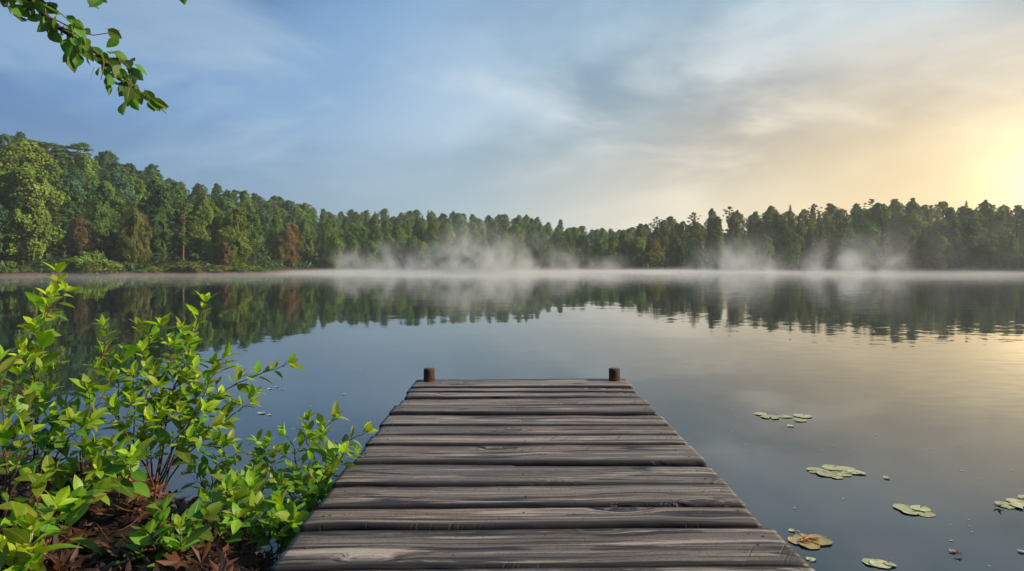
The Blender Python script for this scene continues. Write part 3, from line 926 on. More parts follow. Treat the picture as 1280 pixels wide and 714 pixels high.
shrub('fullest bush in the middle of the bank with bright lime tops', [
    [(195, 612, 3.75), (203, 530, 3.75), (226, 465, 3.8), (240, 428, 3.85), (256, 378, 3.85)],
    [(190, 612, 3.75), (190, 520, 3.75), (212, 460, 3.75), (202, 408, 3.75)],
    [(205, 612, 3.7), (228, 550, 3.7), (262, 480, 3.75), (283, 445, 3.8)],
    [(185, 612, 3.7), (180, 530, 3.6), (186, 470, 3.6), (178, 440, 3.6)],
    [(200, 612, 3.65), (215, 560, 3.55), (238, 525, 3.5), (255, 512, 3.5)],
    [(192, 615, 3.6), (170, 560, 3.5), (150, 530, 3.45), (140, 505, 3.45)],
    [(198, 612, 3.8), (215, 500, 3.9), (236, 455, 3.9), (225, 425, 3.9)]], 5, 0.080, 0.80, 0.007, 0.058, 0.42)
shrub('bush sending one long thin branch out over the water toward the dock', [
    [(192, 612, 3.9), (234, 528, 3.9), (280, 490, 3.9), (322, 470, 3.9), (360, 455, 3.9)],
    [(205, 612, 3.9), (255, 545, 3.9), (290, 520, 3.9), (312, 505, 3.9)],
    [(200, 612, 3.9), (232, 560, 3.85), (270, 560, 3.8), (284, 555, 3.8)]], 6, 0.078, 0.62, 0.006, 0.062, 0.34)
shrub('rounded bright bush leaning against the left side of the dock', [
    [(388, 648, 3.7), (386, 590, 3.7), (402, 545, 3.75), (418, 522, 3.75)],
    [(384, 648, 3.7), (372, 590, 3.7), (366, 560, 3.7), (357, 545, 3.7)],
    [(392, 648, 3.7), (412, 590, 3.75), (438, 552, 3.8), (456, 541, 3.8)],
    [(386, 648, 3.65), (400, 600, 3.6), (416, 575, 3.6), (424, 566, 3.6)],
    [(380, 648, 3.75), (352, 605, 3.8), (332, 575, 3.85), (322, 552, 3.9)],
    [(388, 650, 3.7), (396, 590, 3.8), (386, 555, 3.85), (384, 540, 3.85)]], 7, 0.076, 0.72, 0.0055, 0.055, 0.36)
shrub('small plant with a broad fresh leaf rosette touching the dock edge', [
    [(345, 690, 3.25), (350, 655, 3.2), (352, 632, 3.2)],
    [(340, 690, 3.25), (325, 660, 3.2), (318, 640, 3.2)],
    [(350, 690, 3.25), (364, 665, 3.2), (366, 650, 3.15)]], 8, 0.100, 0.42, 0.004, 0.05, 0.0, 0.56, 0.5)
shrub('low plant with drooping leaves over the rusty litter near the dock', [
    [(300, 665, 3.4), (300, 630, 3.35), (290, 606, 3.3)],
    [(300, 665, 3.4), (310, 635, 3.4), (312, 610, 3.4)],
    [(296, 665, 3.4), (275, 640, 3.3), (262, 628, 3.3)],
    [(300, 668, 3.3), (318, 655, 3.2), (322, 645, 3.2)]], 9, 0.092, 0.45, 0.004, 0.055, 0.1, 0.5, 0.45)
shrub('dark green plant in front at the bottom of the bank, leaves in stacked whorls', [
    [(212, 730, 2.9), (212, 680, 2.85), (204, 640, 2.85)],
    [(210, 730, 2.9), (195, 690, 2.8), (188, 668, 2.8)],
    [(215, 735, 2.85), (225, 705, 2.75), (226, 690, 2.72)],
    [(212, 735, 2.9), (238, 690, 2.9), (246, 655, 2.9)]], 10, 0.082, 0.38, 0.0035, 0.045, 0.12, 0.52, 0.35)
shrub('tiny seedling with paired leaves between the litter and the front plant', [
    [(250, 690, 3.1), (252, 668, 3.1), (251, 655, 3.1)], [(280, 700, 3.1), (282, 675, 3.1), (284, 662, 3.1)]], 11, 0.060, 0.3, 0.0025, 0.04, 0.0, 0.55, 0.5)
shrub('broad-leaved plant in the lower left with large pale green leaves', [
    [(62, 700, 2.9), (52, 650, 2.85), (44, 615, 2.85)],
    [(66, 700, 2.9), (85, 650, 2.85), (98, 622, 2.85)],
    [(60, 705, 2.9), (35, 670, 2.75), (22, 650, 2.7)],
    [(70, 700, 2.9), (78, 665, 2.8), (72, 640, 2.8)]], 12, 0.090, 0.45, 0.0045, 0.06, 0.15, 0.54, 0.4)
shrub('yellow-green plant cut by the lower left corner of the picture', [
    [(12, 760, 2.45), (14, 715, 2.4), (20, 690, 2.4)], [(5, 760, 2.45), (-8, 720, 2.4), (-2, 690, 2.4)],
    [(18, 760, 2.45), (36, 720, 2.4), (40, 706, 2.4)]], 13, 0.090, 0.95, 0.004, 0.05, 0.1, 0.5, 0.35)
shrub('leafy bush filling the left edge with backlit leaves on red stems', [
    [(5, 640, 3.0), (6, 560, 3.0), (2, 500, 3.0), (-4, 455, 3.0)],
    [(10, 640, 3.0), (22, 580, 2.95), (30, 545, 2.95)],
    ], 14, 0.084, 0.62, 0.006, 0.060, 0.30)
shrub('thin upright sapling in the gap between the left bushes and the middle bush', [
    [(101, 640, 3.3), (102, 580, 3.3), (108, 520, 3.35), (112, 490, 3.35)],
    [(104, 640, 3.3), (120, 595, 3.2), (118, 575, 3.2)]], 15, 0.090, 0.5, 0.004, 0.065, 0.3, 0.52, 0.4)
shrub('bright rosette plant standing before the middle bush above the rusty leaves', [
    [(148, 630, 3.3), (146, 590, 3.25), (140, 560, 3.2)],
    [(150, 630, 3.3), (128, 600, 3.2), (120, 585, 3.2)],
    [(150, 630, 3.3), (165, 590, 3.25), (168, 572, 3.2)]], 16, 0.092, 0.65, 0.004, 0.05, 0.12, 0.54, 0.5)
shrub('low spreading plant along the left foot of the middle bush', [
    [(85, 640, 3.25), (72, 610, 3.2), (62, 595, 3.15)],
    [(88, 640, 3.25), (96, 605, 3.2), (90, 590, 3.2)],
    [(92, 645, 3.2), (108, 620, 3.1), (122, 612, 3.1)],
    [(80, 650, 3.2), (60, 625, 3.1), (40, 600, 3.1)]], 17, 0.080, 0.5, 0.0035, 0.07, 0.0, 0.52, 0.35)
shrub('small plant with red-tinged stems at the water edge between middle bush and dock', [
    [(262, 615, 3.9), (268, 585, 3.9), (285, 575, 3.9), (296, 566, 3.9)],
    [(258, 615, 3.9), (245, 590, 3.9), (236, 572, 3.9)],
    [(265, 615, 3.9), (300, 595, 3.9), (320, 590, 3.9)]], 18, 0.070, 0.55, 0.0035, 0.06, 0.25, 0.48, 0.4)
shrub('dim low plant in the shadow between the bank and the dock', [
    [(372, 665, 3.5), (392, 640, 3.5), (408, 622, 3.5)],
    [(368, 665, 3.5), (360, 640, 3.5), (352, 622, 3.5)],
    [(370, 665, 3.48), (374, 672, 3.2), (380, 676, 3.1)]], 19, 0.082, 0.2, 0.0035, 0.05, 0.15, 0.56, 0.3)

# bare fallen twigs on the bank
for lab, pts in (('pale bare twig lying across the litter at the bottom left', [(70, 690, 2.95), (120, 668, 3.05), (165, 655, 3.1), (230, 590, 3.5)]),
                 ('thin bare twig curving over the rusty leaves near the picture bottom', [(120, 655, 3.05), (150, 690, 2.9), (200, 706, 2.85), (235, 708, 2.85)]),
                 ('dark bare twig leaning in the shade left of the dock', [(250, 700, 3.1), (300, 660, 3.3), (345, 640, 3.4)])):
    P = []
    for u, v, Y in pts:
        q = at(u, v, Y); q.z = max(q.z, bank_z(q.x, q.y)+0.02); P.append(q)
    m = MB(); path = smooth_path(P, 16); m.tube(path, [0.0035-0.0022*i/15 for i in range(16)], 6)
    tag(m.build('fallen_twig', M_STEM, None, True), lab, 'twig')

# ------------------------------------------------------------------ overhanging branch (its trunk stands left of the frame)
def overhanging():
    rg = np.random.default_rng(21)
    base = Vector((-3.3, 1.9, bank_z(-3.3, 1.9)-0.05))
    root = empty('overhanging_tree', base)
    tag(root, 'leafy branch of a bank tree hanging into the upper left corner against the sky', 'tree')
    st, lf, lb = MB(), MB(), MB()
    trunk = smooth_path([(0, 0, 0), (0.06, 0.0, 1.3), (-0.05, 0.1, 3.0), (0.0, 0.0, 5.5)], 12)
    st.tube(trunk, [0.16-0.007*i for i in range(12)], 10)
    D = 2.75
    def A(u, v, d=D): return at(u, v, d)-base
    main = smooth_path([(-0.02, 0.05, 2.2), A(-60, -75, 2.6), A(30, -8), A(68, 30), A(110, 58), A(150, 92), A(186, 124)], 30)
    lb.tube(main, [0.020-0.0180*min(1, i/27) for i in range(30)], 7, False)
    tw = [smooth_path([A(30, -8), A(60, 5, 2.7), A(84, 24, 2.7)], 8), smooth_path([A(55, 18), A(80, 30, 2.8), A(112, 44, 2.8), A(150, 38, 2.8)], 8),
          smooth_path([A(90, 44), A(100, 60, 2.7), A(96, 72, 2.7)], 6), smooth_path([A(125, 72), A(150, 74, 2.8), A(160, 82, 2.8)], 6),
          smooth_path([A(20, -18), A(8, 0, 2.7), A(14, 18, 2.7)], 6), smooth_path([A(130, 75), A(128, 92, 2.7), A(126, 100, 2.7)], 6),
          smooth_path([A(-20, -45, 2.7), A(70, -30, 2.7), A(118, -6, 2.7)], 8), smooth_path([A(-20, -45, 2.7), A(130, -50, 2.8), A(240, -8, 2.8)], 10),
          smooth_path([A(72, 34), A(92, 40, 2.65), A(104, 52, 2.65)], 6), smooth_path([A(150, 92), A(160, 104, 2.7), A(160, 120, 2.7)], 6)]
    for t in tw: lb.tube(t, [0.004-0.0028*i/(len(t)-1) for i in range(len(t))], 5, False)
    def leaf(p, o, age):
        d = Vector((o.x*0.6+0.25, o.y*0.6, -0.75+o.z*0.4))
        put_leaf(lf, rg, p, d, Vector((rg.normal()*0.8, -0.9+rg.normal()*0.5, 0.5)), rg.uniform(0.048, 0.074), age, 0.66, 0.12, lb)
    for path, dens in [(main[9:], 2)]+[(t, 2) for t in tw[:6]]+[(tw[6][4:], 2), (tw[7][6:], 1), (tw[8], 2), (tw[9], 2)]:
        for i, p in enumerate(path):
            for q in range(dens+(1 if rg.random() < 0.35 else 0)):
                if rg.random() < 0.80: leaf(p+Vector(rg.normal(size=3)*0.016), Vector(rg.normal(size=3)), rg.uniform(0, 0.9))
    for q in range(4): leaf(main[-1], Vector((0.8, 0, 0.2))+Vector(rg.normal(size=3)*0.4), 0.6)
    st.build('trunk', M_BARK, root, True)
    lb.build('branch', M_BARK, root, True)
    lf.build('foliage', M_BRLEAF, root, True)
overhanging()

# ------------------------------------------------------------------ dock
DECK = 0.383
X0, X1 = -0.905, 1.087
def depth_of(v): return F*(CAMZ-DECK)/(v-HZ)
def build_dock():
    rg = np.random.default_rng(4)
    root = empty('wooden_dock', (0.09, 4.2, 0))
    tag(root, 'weathered grey plank dock running out into the calm lake', 'dock')
    rows = [474.5, 484.5, 489.5, 496.4, 506.5, 517.5, 531, 543.6, 556, 578.5, 604.5, 633, 658, 707, 770, 850]
    gaps = [0, .062, .034, .060, .056, .058, .048, .046, .042, .048, .034, .062, .014, .040, .030, 0.03]
    ctr = Vector((0.09, 4.2, 0))
    ends = []
    for i in range(len(rows)-1):
        ya = depth_of(rows[i])-gaps[i]*0.5       # far edge
        yb = depth_of(rows[i+1])+gaps[i+1]*0.5   # near edge
        cy, w = (ya+yb)/2, (ya-yb)
        th = 0.048
        nx = 90
        xl, xr = X0+rg.normal()*0.010, X1+rg.normal()*0.010
        lift = rg.normal()*0.004
        tilt = rg.normal()*0.006
        ph = rg.uniform(0, 100)
        prof = []
        vs, fs = [], []
        for a in range(nx+1):
            f = a/nx
            x = xl+(xr-xl)*f
            # edges wander, wear down near the ends
            e1 = w/2+0.008*mnoise.noise(Vector((x*1.7, ph, 0)))+0.004*mnoise.noise(Vector((x*9, ph, 1)))
            e0 = -w/2+0.010*mnoise.noise(Vector((x*1.5, ph, 5)))+0.004*mnoise.noise(Vector((x*8, ph, 7)))
            if rows[i] == 633: e0 += 0.018*math.exp(-((x+0.75)/0.22)**2)+0.02*math.exp(-((x-0.55)/0.35)**2)
            if rows[i] == 578.5 and x > 0.02: e1 -= 0.020
            if rows[i] == 604.5: e0 += 0.016*math.exp(-((x)/0.6)**2)
            endw = math.exp(-min(f, 1-f)*60)*0.006
            zt = lift+tilt*(x-0.09)+0.004*mnoise.noise(Vector((x*2.2, ph, 11)))-endw
            b = 0.007
            m = 7
            ring = [(e0+0.004, -th), (e0, -th*0.5), (e0, -b*1.3), (e0+b*0.45, -b*0.35)]
            for q in range(m):
                g = q/(m-1)
                yy = e0+b*1.3+(e1-e0-2.6*b)*g
                cup = -0.003*(1-(2*g-1)**2)
                ring.append((yy, cup+0.0025*mnoise.noise(Vector((x*3, yy*26+ph, 2)))))
            ring += [(e1-b*0.45, -b*0.35), (e1, -b*1.3), (e1, -th*0.5), (e1-0.004, -th)]
            jag = 0.005*mnoise.noise(Vector((ph, f*2, 3)))
            for (yy, zz) in ring:
                xo = 0
                if a == 0 or a == nx: xo = 0.007*mnoise.noise(Vector((yy*30, zz*30, ph)))
                vs.append((x-0.09+xo, yy, zt+zz))
        k = 15
        for a in range(nx):
            for q in range(k):
                q2 = (q+1) % k
                fs.append((a*k+q, (a+1)*k+q, (a+1)*k+q2, a*k+q2))
        fs.append(tuple(range(k))); fs.append(tuple(nx*k+q for q in range(k))[::-1])
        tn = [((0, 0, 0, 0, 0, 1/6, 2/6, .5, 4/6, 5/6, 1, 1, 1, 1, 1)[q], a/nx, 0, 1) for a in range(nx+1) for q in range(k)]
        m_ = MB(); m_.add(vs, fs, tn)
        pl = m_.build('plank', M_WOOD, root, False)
        pl.location = (0, cy-ctr.y, DECK)
        pl.data.polygons.foreach_set('use_smooth', [True]*len(pl.data.polygons))
        pl.data.update()
        for px in (-0.83, -0.80, 0.06, 0.98, 1.01):
            if rg.random() < 0.35: continue
            nb = MB()
            nb.tube([(0, 0, -0.006), (0, 0, 0.0015), (0, 0, 0.002)], [0.0045, 0.0045, 0.003], 8)
            no = nb.build('nail', M_NAIL, pl, True)
            no.location = (px-0.09+rg.normal()*0.01, rg.uniform(-0.3, 0.3)*w, lift+tilt*(px-0.09)-0.0012)
    # stringers below and two end posts
    for x in (-0.72, 0.09, 0.90):
        bb = MB()
        y0, y1 = depth_of(850)+0.02-ctr.y, 6.44-ctr.y
        z0, z1 = 0.18, DECK-0.062
        hw = 0.035
        v = [(x-0.09+sx*hw, y, z) for y in (y0, y1) for sx, z in ((-1, z0), (1, z0), (1, z1), (-1, z1))]
        bb.add(v, [(0, 3, 2, 1), (4, 5, 6, 7), (0, 1, 5, 4), (1, 2, 6, 5), (2, 3, 7, 6), (3, 0, 4, 7)])
        bb.build('stringer', M_POST, root)
    for u, top in ((536.5, 460.5), (768, 460.5)):
        Y = 6.415
        p = at(u, top, Y)
        r = 0.052
        bb = MB()
        zt = p.z
        prof = [(-1.2, r*1.04), (0.0, r*1.03), (0.3, r*1.01), (zt-0.012, r), (zt-0.003, r*0.95), (zt, r*0.86)]
        n = 22
        vs = []
        for z, rr in prof:
            for q in range(n):
                w = 2*math.pi*q/n
                k_ = rr*(1+0.03*mnoise.noise(Vector((math.cos(w)*2+u, math.sin(w)*2, z))))
                vs.append((k_*math.cos(w), k_*math.sin(w), z))
        fs = [(j*n+q, j*n+(q+1) % n, (j+1)*n+(q+1) % n, (j+1)*n+q) for j in range(len(prof)-1) for q in range(n)]
        bb.add(vs, fs)
        po = bb.build('post', M_POST, root, True)
        po.location = (p.x-ctr.x, Y-ctr.y, 0)
        cb = MB()
        cv = [(0, 0, zt+0.004)]+[(r*0.86*math.cos(2*math.pi*q/n), r*0.86*math.sin(2*math.pi*q/n), zt+0.0005) for q in range(n)]
        cb.add(cv, [(0, q+1, (q+1) % n+1) for q in range(n)])
        cb.build('post_end', M_POSTEND, po, True)
build_dock()

# ------------------------------------------------------------------ lily pads and floating things
def mat_pad(name, c1, c2):
    m, nt = new_mat(name)
    oc = nt.n('ShaderNodeTexCoord').outputs['Object']
    rnd = nt.n('ShaderNodeObjectInfo').outputs['Random']
    n = nt.noise(nt.vmath('ADD', oc, nt.comb(rnd, rnd, rnd)), 30, 5, 0.6)
    x, y, z = nt.sep(oc)
    ang = nt.math('ARCTAN2', y, x)
    vein = nt.rng(nt.math('SINE', nt.math('MULTIPLY', ang, 13.0)), 0.9, 1.0)
    c = nt.mix(nt.rng(n, 0.3, 0.75), c1+(1,), c2+(1,))
    c = nt.mix(nt.math('MULTIPLY', vein, 0.3), c, (0.20, 0.22, 0.08, 1))
    spot = nt.rng(nt.noise(oc, 55, 2), 0.70, 0.76)
    c = nt.mix(nt.math('MULTIPLY', spot, 0.75), c, (0.06, 0.04, 0.015, 1))
    c = nt.hsv(c, 0.5, 1.0, nt.math('ADD', 0.8, nt.math('MULTIPLY', rnd, 0.4)))
    principled(nt, c, 0.38, 0.5, bump(nt, n, 0.003))
    return m
M_PAD = mat_pad('lily_pad_skin', (0.30, 0.33, 0.14), (0.52, 0.52, 0.30))
M_PADOLD = mat_pad('old_pad_skin', (0.24, 0.19, 0.06), (0.42, 0.36, 0.13))
M_RED = mat_simple('red_leaf', (0.28, 0.045, 0.012), (0.50, 0.17, 0.03), 40, 0.5, 0.4, 0.002)
M_DARKLEAF = mat_simple('dark_wet_leaf', (0.02, 0.012, 0.008), (0.07, 0.03, 0.018), 60, 0.4, 0.5, 0.002)

def pad_mesh(rg, r):
    m = MB()
    n = 30
    notch = 0.20
    a0 = rg.uniform(0, 6.28)
    vs = [(0, 0, 0.0015)]
    rings = (0.45, 0.8, 1.0)
    ph = rg.uniform(0, 9, 3)
    for k in rings:
        for i in range(n+1):
            a = a0+notch+(2*math.pi-2*notch)*i/n
            rr = r*k*(1+0.05*math.sin(3*a+ph[0])+0.035*math.sin(7*a+ph[1]))
            z = 0.0015+(0.003*max(0, math.sin(2*a+ph[2])) if k == 1.0 else 0.0)
            vs.append((rr*math.cos(a), rr*math.sin(a), z))
    fs = [(0, i+1, i+2) for i in range(n)]
    for j in range(len(rings)-1):
        o1, o2 = 1+j*(n+1), 1+(j+1)*(n+1)
        fs += [(o1+i, o2+i, o2+i+1, o1+i+1) for i in range(n)]
    m.add(vs, fs)
    return m

def pad(u, v, r, label, group, mat, seed):
    rg = np.random.default_rng(seed)
    Y = F*CAMZ/(v-HZ)
    o = pad_mesh(rg, r).build('lily_pad', mat, None, True)
    o.location = ((u-640)/F*Y, Y, 0.002+0.0015*(seed % 4))
    o.rotation_euler = (rg.normal()*0.012, rg.normal()*0.012, 0)
    return tag(o, label, 'lily pad', group)

sd = 0
def cluster(pads, label, group, mat=None, big=None):
    global sd
    rmax = max(p[2] for p in pads)
    for (u, v, r) in pads:
        sd += 1
        pad(u, v, r, label, group, mat or M_PAD, sd)
cluster([(1022, 589, .075), (1033, 593, .07), (1040, 586, .07), (1050, 592, .075), (1058, 587, .065), (1069, 591, .055), (1077, 592.5, .03), (1046, 597, .04)],
        'pale green lily pad of the large floating cluster right of the dock', 'lily pads of the large cluster')
cluster([(1128, 635, .055), (1138, 640, .06), (1150, 637, .055), (1157, 643, .05)],
        'pale lily pad of the four-pad cluster below the large cluster', 'lily pads of the four-pad cluster')
cluster([(1258, 632, .06), (1270, 628, .055), (1278, 634, .06), (1284, 623, .05)],
        'pale lily pad of the cluster at the right edge of the picture', 'lily pads at the right edge')
cluster([(997, 677, .05), (1012, 682, .055), (1026, 678, .055), (1003, 672, .045), (1020, 673, .045)],
        'yellowing ragged lily pad under the red fallen leaf by the dock corner', 'yellowing lily pads by the dock', M_PADOLD)
cluster([(950, 518, .06), (963, 522, .085), (981, 521, .07), (1004, 520.5, .085), (1000, 526, .06), (988, 533, .03)],
        'tiny lily pad of the distant scatter beyond the large cluster', 'distant lily pads')
cluster([(1090, 704, .045), (1101, 706, .05), (1113, 707, .025)],
        'small lily pad of the group at the bottom edge of the picture', 'lily pads at the bottom edge')
pad(1191, 690, .018, 'small lone lily pad left of the dark twig at lower right', None, M_PADOLD, 91)
pad(1014, 700, .024, 'single small pad drifting just below the red fallen leaf', None, M_PAD, 92)
pad(990, 664, .018, 'single narrow pad drifting just above the red fallen leaf', None, M_PAD, 93)
pad(1277, 690, .018, 'small lily pad on the right edge near the bottom', None, M_PAD, 94)
pad(1108, 598, .022, 'solitary speck of a lily pad right of the large cluster', None, M_PAD, 95)
cluster([(322, 489, .04), (337, 486.5, .028), (346, 484, .022), (354, 487, .018), (327, 517, .036), (337, 519, .022), (430, 493, .02)],
        'tiny pale leaf afloat on the dark water between bush and dock', 'leaves afloat left of the dock')

def floating_maple(u, v, size, mat, label, seed, name='fallen_leaf'):
    rg = np.random.default_rng(seed)
    vv, fs = maple(rg, size)
    m = MB(); m.add(vv, fs)
    Y = F*CAMZ/(v-HZ)
    o = m.build(name, mat)
    o.location = ((u-640)/F*Y, Y, 0.012)
    o.rotation_euler = (0.05, -0.08, rg.uniform(0, 6.28))
    return tag(o, label, 'leaf')
floating_maple(1004, 677, 0.060, M_RED, 'red-orange fallen leaf on the yellowing pads by the dock corner', 3)
floating_maple(1018, 675, 0.040, M_RED, 'smaller orange leaf beside the red one on the yellowing pads', 5)
floating_maple(1247, 634, 0.045, M_DARKLEAF, 'dark wet leaf afloat left of the right-edge lily pads', 6)
floating_maple(1200, 696, 0.035, M_DARKLEAF, 'dark wet leaf beside the lone pad at lower right', 8)
floating_maple(1049, 592, 0.028, M_DARKLEAF, 'dark scrap of leaf lying on the large lily pad cluster', 12)
def specks():
    rg = np.random.default_rng(33)
    m = MB()
    for i in range(70):
        u, v = (rg.uniform(880, 1280), rg.uniform(430, 712)) if i % 3 else (rg.uniform(300, 500), rg.uniform(440, 560))
        Y = F*CAMZ/(v-HZ); x = (u-640)/F*Y
        r = rg.uniform(0.004, 0.012)
        a = np.sort(rg.uniform(0, 6.28, 6))
        vs = [(x+r*math.cos(t)*rg.uniform(0.6, 1.4), Y+r*math.sin(t), 0.003) for t in a]
        m.add(vs, [tuple(range(6))])
    o = m.build('floating_specks', M_PAD)
    tag(o, 'scattered pale specks of pollen and petals on the water', None, None, 'stuff')
specks()

# ------------------------------------------------------------------ haze and mist
def box(name, lo, hi, mat):
    m = MB()
    v = [(x, y, z) for z in (lo[2], hi[2]) for y in (lo[1], hi[1]) for x in (lo[0], hi[0])]
    m.add(v, [(0, 2, 3, 1), (4, 5, 7, 6), (0, 1, 5, 4), (1, 3, 7, 5), (3, 2, 6, 7), (2, 0, 4, 6)])
    return m.build(name, mat)

def haze():
    m, nt = new_mat('haze_air')
    pv = nt.n('ShaderNodeVolumePrincipled')
    pv.inputs['Color'].default_value = (0.86, 0.93, 0.95, 1)
    pv.inputs['Density'].default_value = HAZE_D
    pv.inputs['Anisotropy'].default_value = 0.2
    o = nt.n('ShaderNodeOutputMaterial'); nt.t.links.new(pv.outputs[0], o.inputs['Volume'])
    b = box('haze', (-340, -42, -2.2), (420, 275, 33), m)
    tag(b, 'thin morning haze over the lake', None, None, 'stuff')
HAZE_D = 0.00055
haze()

def mist_mat(name, dens_fn, col=(0.93, 0.96, 0.97), aniso=0.4, step=0.1):
    m, nt = new_mat(name)
    g = nt.n('ShaderNodeNewGeometry').outputs['Position']
    d = dens_fn(nt, g)
    pv = nt.n('ShaderNodeVolumePrincipled')
    pv.inputs['Color'].default_value = col+(1,)
    nt.set(pv.inputs['Density'], d)
    pv.inputs['Anisotropy'].default_value = aniso
    o = nt.n('ShaderNodeOutputMaterial'); nt.t.links.new(pv.outputs[0], o.inputs['Volume'])
    m.cycles.volume_step_rate = step
    return m

def low_mist(nt, g):
    x, y, z = nt.sep(g)
    far = nt.rng(y, 38, 105)
    tn = nt.noise(nt.mapping(g, (0.10, 0.06, 0.0)), 1.0, 4, 0.6)
    lay = nt.math('POWER', 2.718, nt.math('MULTIPLY', z, nt.rng(tn, 0.35, 0.68, -8.0, -3.4)))
    n = nt.rng(nt.noise(nt.mapping(g, (0.03, 0.05, 0.25)), 1.0, 3, 0.55), 0.34, 0.66, 0.06, 1.0)
    side = nt.math('MULTIPLY', nt.rng(x, -62, -8, 0.12, 1.0), nt.rng(x, 8, 60, 1.0, 0.30))
    top = nt.rng(z, 0.5, 1.25, 1.0, 0.0)
    d = nt.math('MULTIPLY', nt.math('MULTIPLY', far, lay), nt.math('MULTIPLY', n, nt.math('MULTIPLY', side, top)))
    return nt.math('MULTIPLY', d, 0.24)
mm = mist_mat('low_mist', low_mist, step=0.06, aniso=0.1)
tag(box('mist', (-85, 36, 0.03), (110, 119, 1.3), mm), 'low white mist lying on the far water', None, None, 'stuff')

def wisps(name, u0, u1, Y0, Y1, h, amp, label, seed, peaks, aniso=0.15):
    xa, xb = (u0-640)/F*Y0, (u1-640)/F*Y0
    def fn(nt, g):
        x, y, z = nt.sep(g)
        q = nt.mapping(g, (0.30, 0.28, 0.24), loc=(seed*3.7, seed*1.3, 0))
        n = nt.noise(q, 1.0, 5, 0.60, 0.6)
        # plumes: several columns with their own height, leaning a little to the right
        tot = None
        xl = nt.math('SUBTRACT', x, nt.math('MULTIPLY', z, 0.25))
        for (u, w, hh, s) in peaks:
            cx = (u-640)/F*(Y0+Y1)/2
            gx = nt.math('DIVIDE', nt.math('SUBTRACT', xl, cx), w*1.35)
            e = nt.math('POWER', 2.718, nt.math('MULTIPLY', nt.math('MULTIPLY', gx, gx), -1.0))
            e = nt.math('MULTIPLY', nt.math('MULTIPLY', e, s), nt.rng(z, 0.0, hh, 1.0, 0.0))
            tot = e if tot is None else nt.math('ADD', tot, e)
        body = nt.rng(n, 0.40, 0.74)
        yc = (Y0+Y1)/2; yh = (Y1-Y0)/2
        fy = nt.rng(nt.math('ABSOLUTE', nt.math('SUBTRACT', y, yc)), yh*0.3, yh, 1.0, 0.0)
        fx = nt.math('MULTIPLY', nt.rng(x, xa, xa+4, 0, 1), nt.rng(x, xb-4, xb, 1, 0))
        d = nt.math('MULTIPLY', nt.math('MULTIPLY', tot, body), nt.math('MULTIPLY', fy, fx))
        return nt.math('MULTIPLY', d, amp)
    m = mist_mat(name+'_vapour', fn, step=0.14, aniso=aniso)
    return tag(box(name, (xa, Y0, 0.02), (xb, Y1, h), m), label, None, None, 'stuff')
wisps('mist_plumes', 385, 812, 88, 100, 9, 0.34, 'pale wisps of mist rising from the water before the middle hill', 1.0,
      [(430, 2.5, 4.5, .7), (480, 2.2, 5.5, .8), (530, 1.8, 5, .7), (572, 2.4, 8.8, 1.3), (612, 1.8, 6.0, 1.1), (642, 2.2, 6.5, 1.0), (700, 2.0, 4.5, .6), (750, 2.5, 3.0, .4), (600, 14, 3.2, .45)])
wisps('mist_plumes', 850, 1180, 86, 97, 8.5, 0.27, 'warm-tinted wisps of mist rising before the right hill', 2.0,
      [(880, 1.8, 5.0, .9), (915, 2.3, 6.5, 1.1), (960, 1.6, 4, .6), (1025, 1.8, 5.5, 1.1), (1055, 2.2, 6.5, 1.0), (1100, 2.0, 7.0, .7), (980, 12, 2.6, .4)], 0.0)
wisps('sunlit_mist', 960, 1420, 64, 83, 13, 0.008, 'faint golden mist drifting before the right hill under the low light', 3.0,
      [(1030, 5, 10, .5), (1120, 8, 13, .9), (1220, 9, 13, 1.0), (1320, 9, 13, 1.0)], 0.0)

# ------------------------------------------------------------------ light, sky, camera
sun = bpy.data.lights.new('sun', 'SUN')
sun.energy = 5.0
sun.angle = math.radians(0.5)
sun.color = (1.0, 0.81, 0.54)
so = link(bpy.data.objects.new('sun', sun))
so.rotation_euler = (-SUND).to_track_quat('-Z', 'Y').to_euler()
so.location = SUND*60

w = bpy.data.worlds.new('World')
S.world = w
w.use_nodes = True
nt = NT(w.node_tree)
sky = nt.n('ShaderNodeTexSky', sky_type='NISHITA')
sky.sun_disc = False
sky.sun_elevation = SUN_EL
sky.sun_rotation = SUN_AZ
sky.air_density = 1.0; sky.dust_density = 1.5; sky.ozone_density = 1.5
D = nt.n('ShaderNodeTexCoord').outputs['Generated']
x, y, z = nt.sep(D)
DEG = 180/math.pi
az = nt.math('MULTIPLY', nt.math('ARCTAN2', x, y), DEG)
el = nt.math('MULTIPLY', nt.math('ARCSINE', z), DEG)
GAZ, GEL = 37.4, 5.0            # glow of the low sun, painted into the sky apart from the lamp
da = nt.math('MULTIPLY', nt.math('SUBTRACT', az, GAZ), 0.8)
de = nt.math('MULTIPLY', nt.math('SUBTRACT', el, GEL), 1.7)
zc = nt.math('MAXIMUM', z, 0.0)
den = nt.math('ADD', zc, 0.42)
P = nt.comb(nt.math('DIVIDE', x, den), nt.math('DIVIDE', y, den), nt.math('MULTIPLY', z, 1.5))
Pm = nt.mapping(P, (0.95, 1.10, 1), rot=(0, 0, -0.75), loc=(2.3, 0.9, 0))
Pm = nt.vmath('MULTIPLY', Pm, (1.0, 0.85, 1.0))
n1 = nt.noise(Pm, 0.75, 3, 0.45, 0.4)
n2 = nt.noise(nt.vmath('ADD', Pm, (4.4, 1.3, 0.0)), 1.9, 5, 0.50, 0.3)
nn = nt.math('ADD', nt.math('MULTIPLY', n1, 0.42), nt.math('MULTIPLY', n2, 0.58))
cov = nt.rng(nn, 0.40, 0.60)
ang = nt.math('ADD', nt.math('SQRT', nt.math('ADD', nt.math('MULTIPLY', da, da), nt.math('MULTIPLY', de, de))), nt.math('MULTIPLY', nt.math('SUBTRACT', n1, 0.5), 14.0))
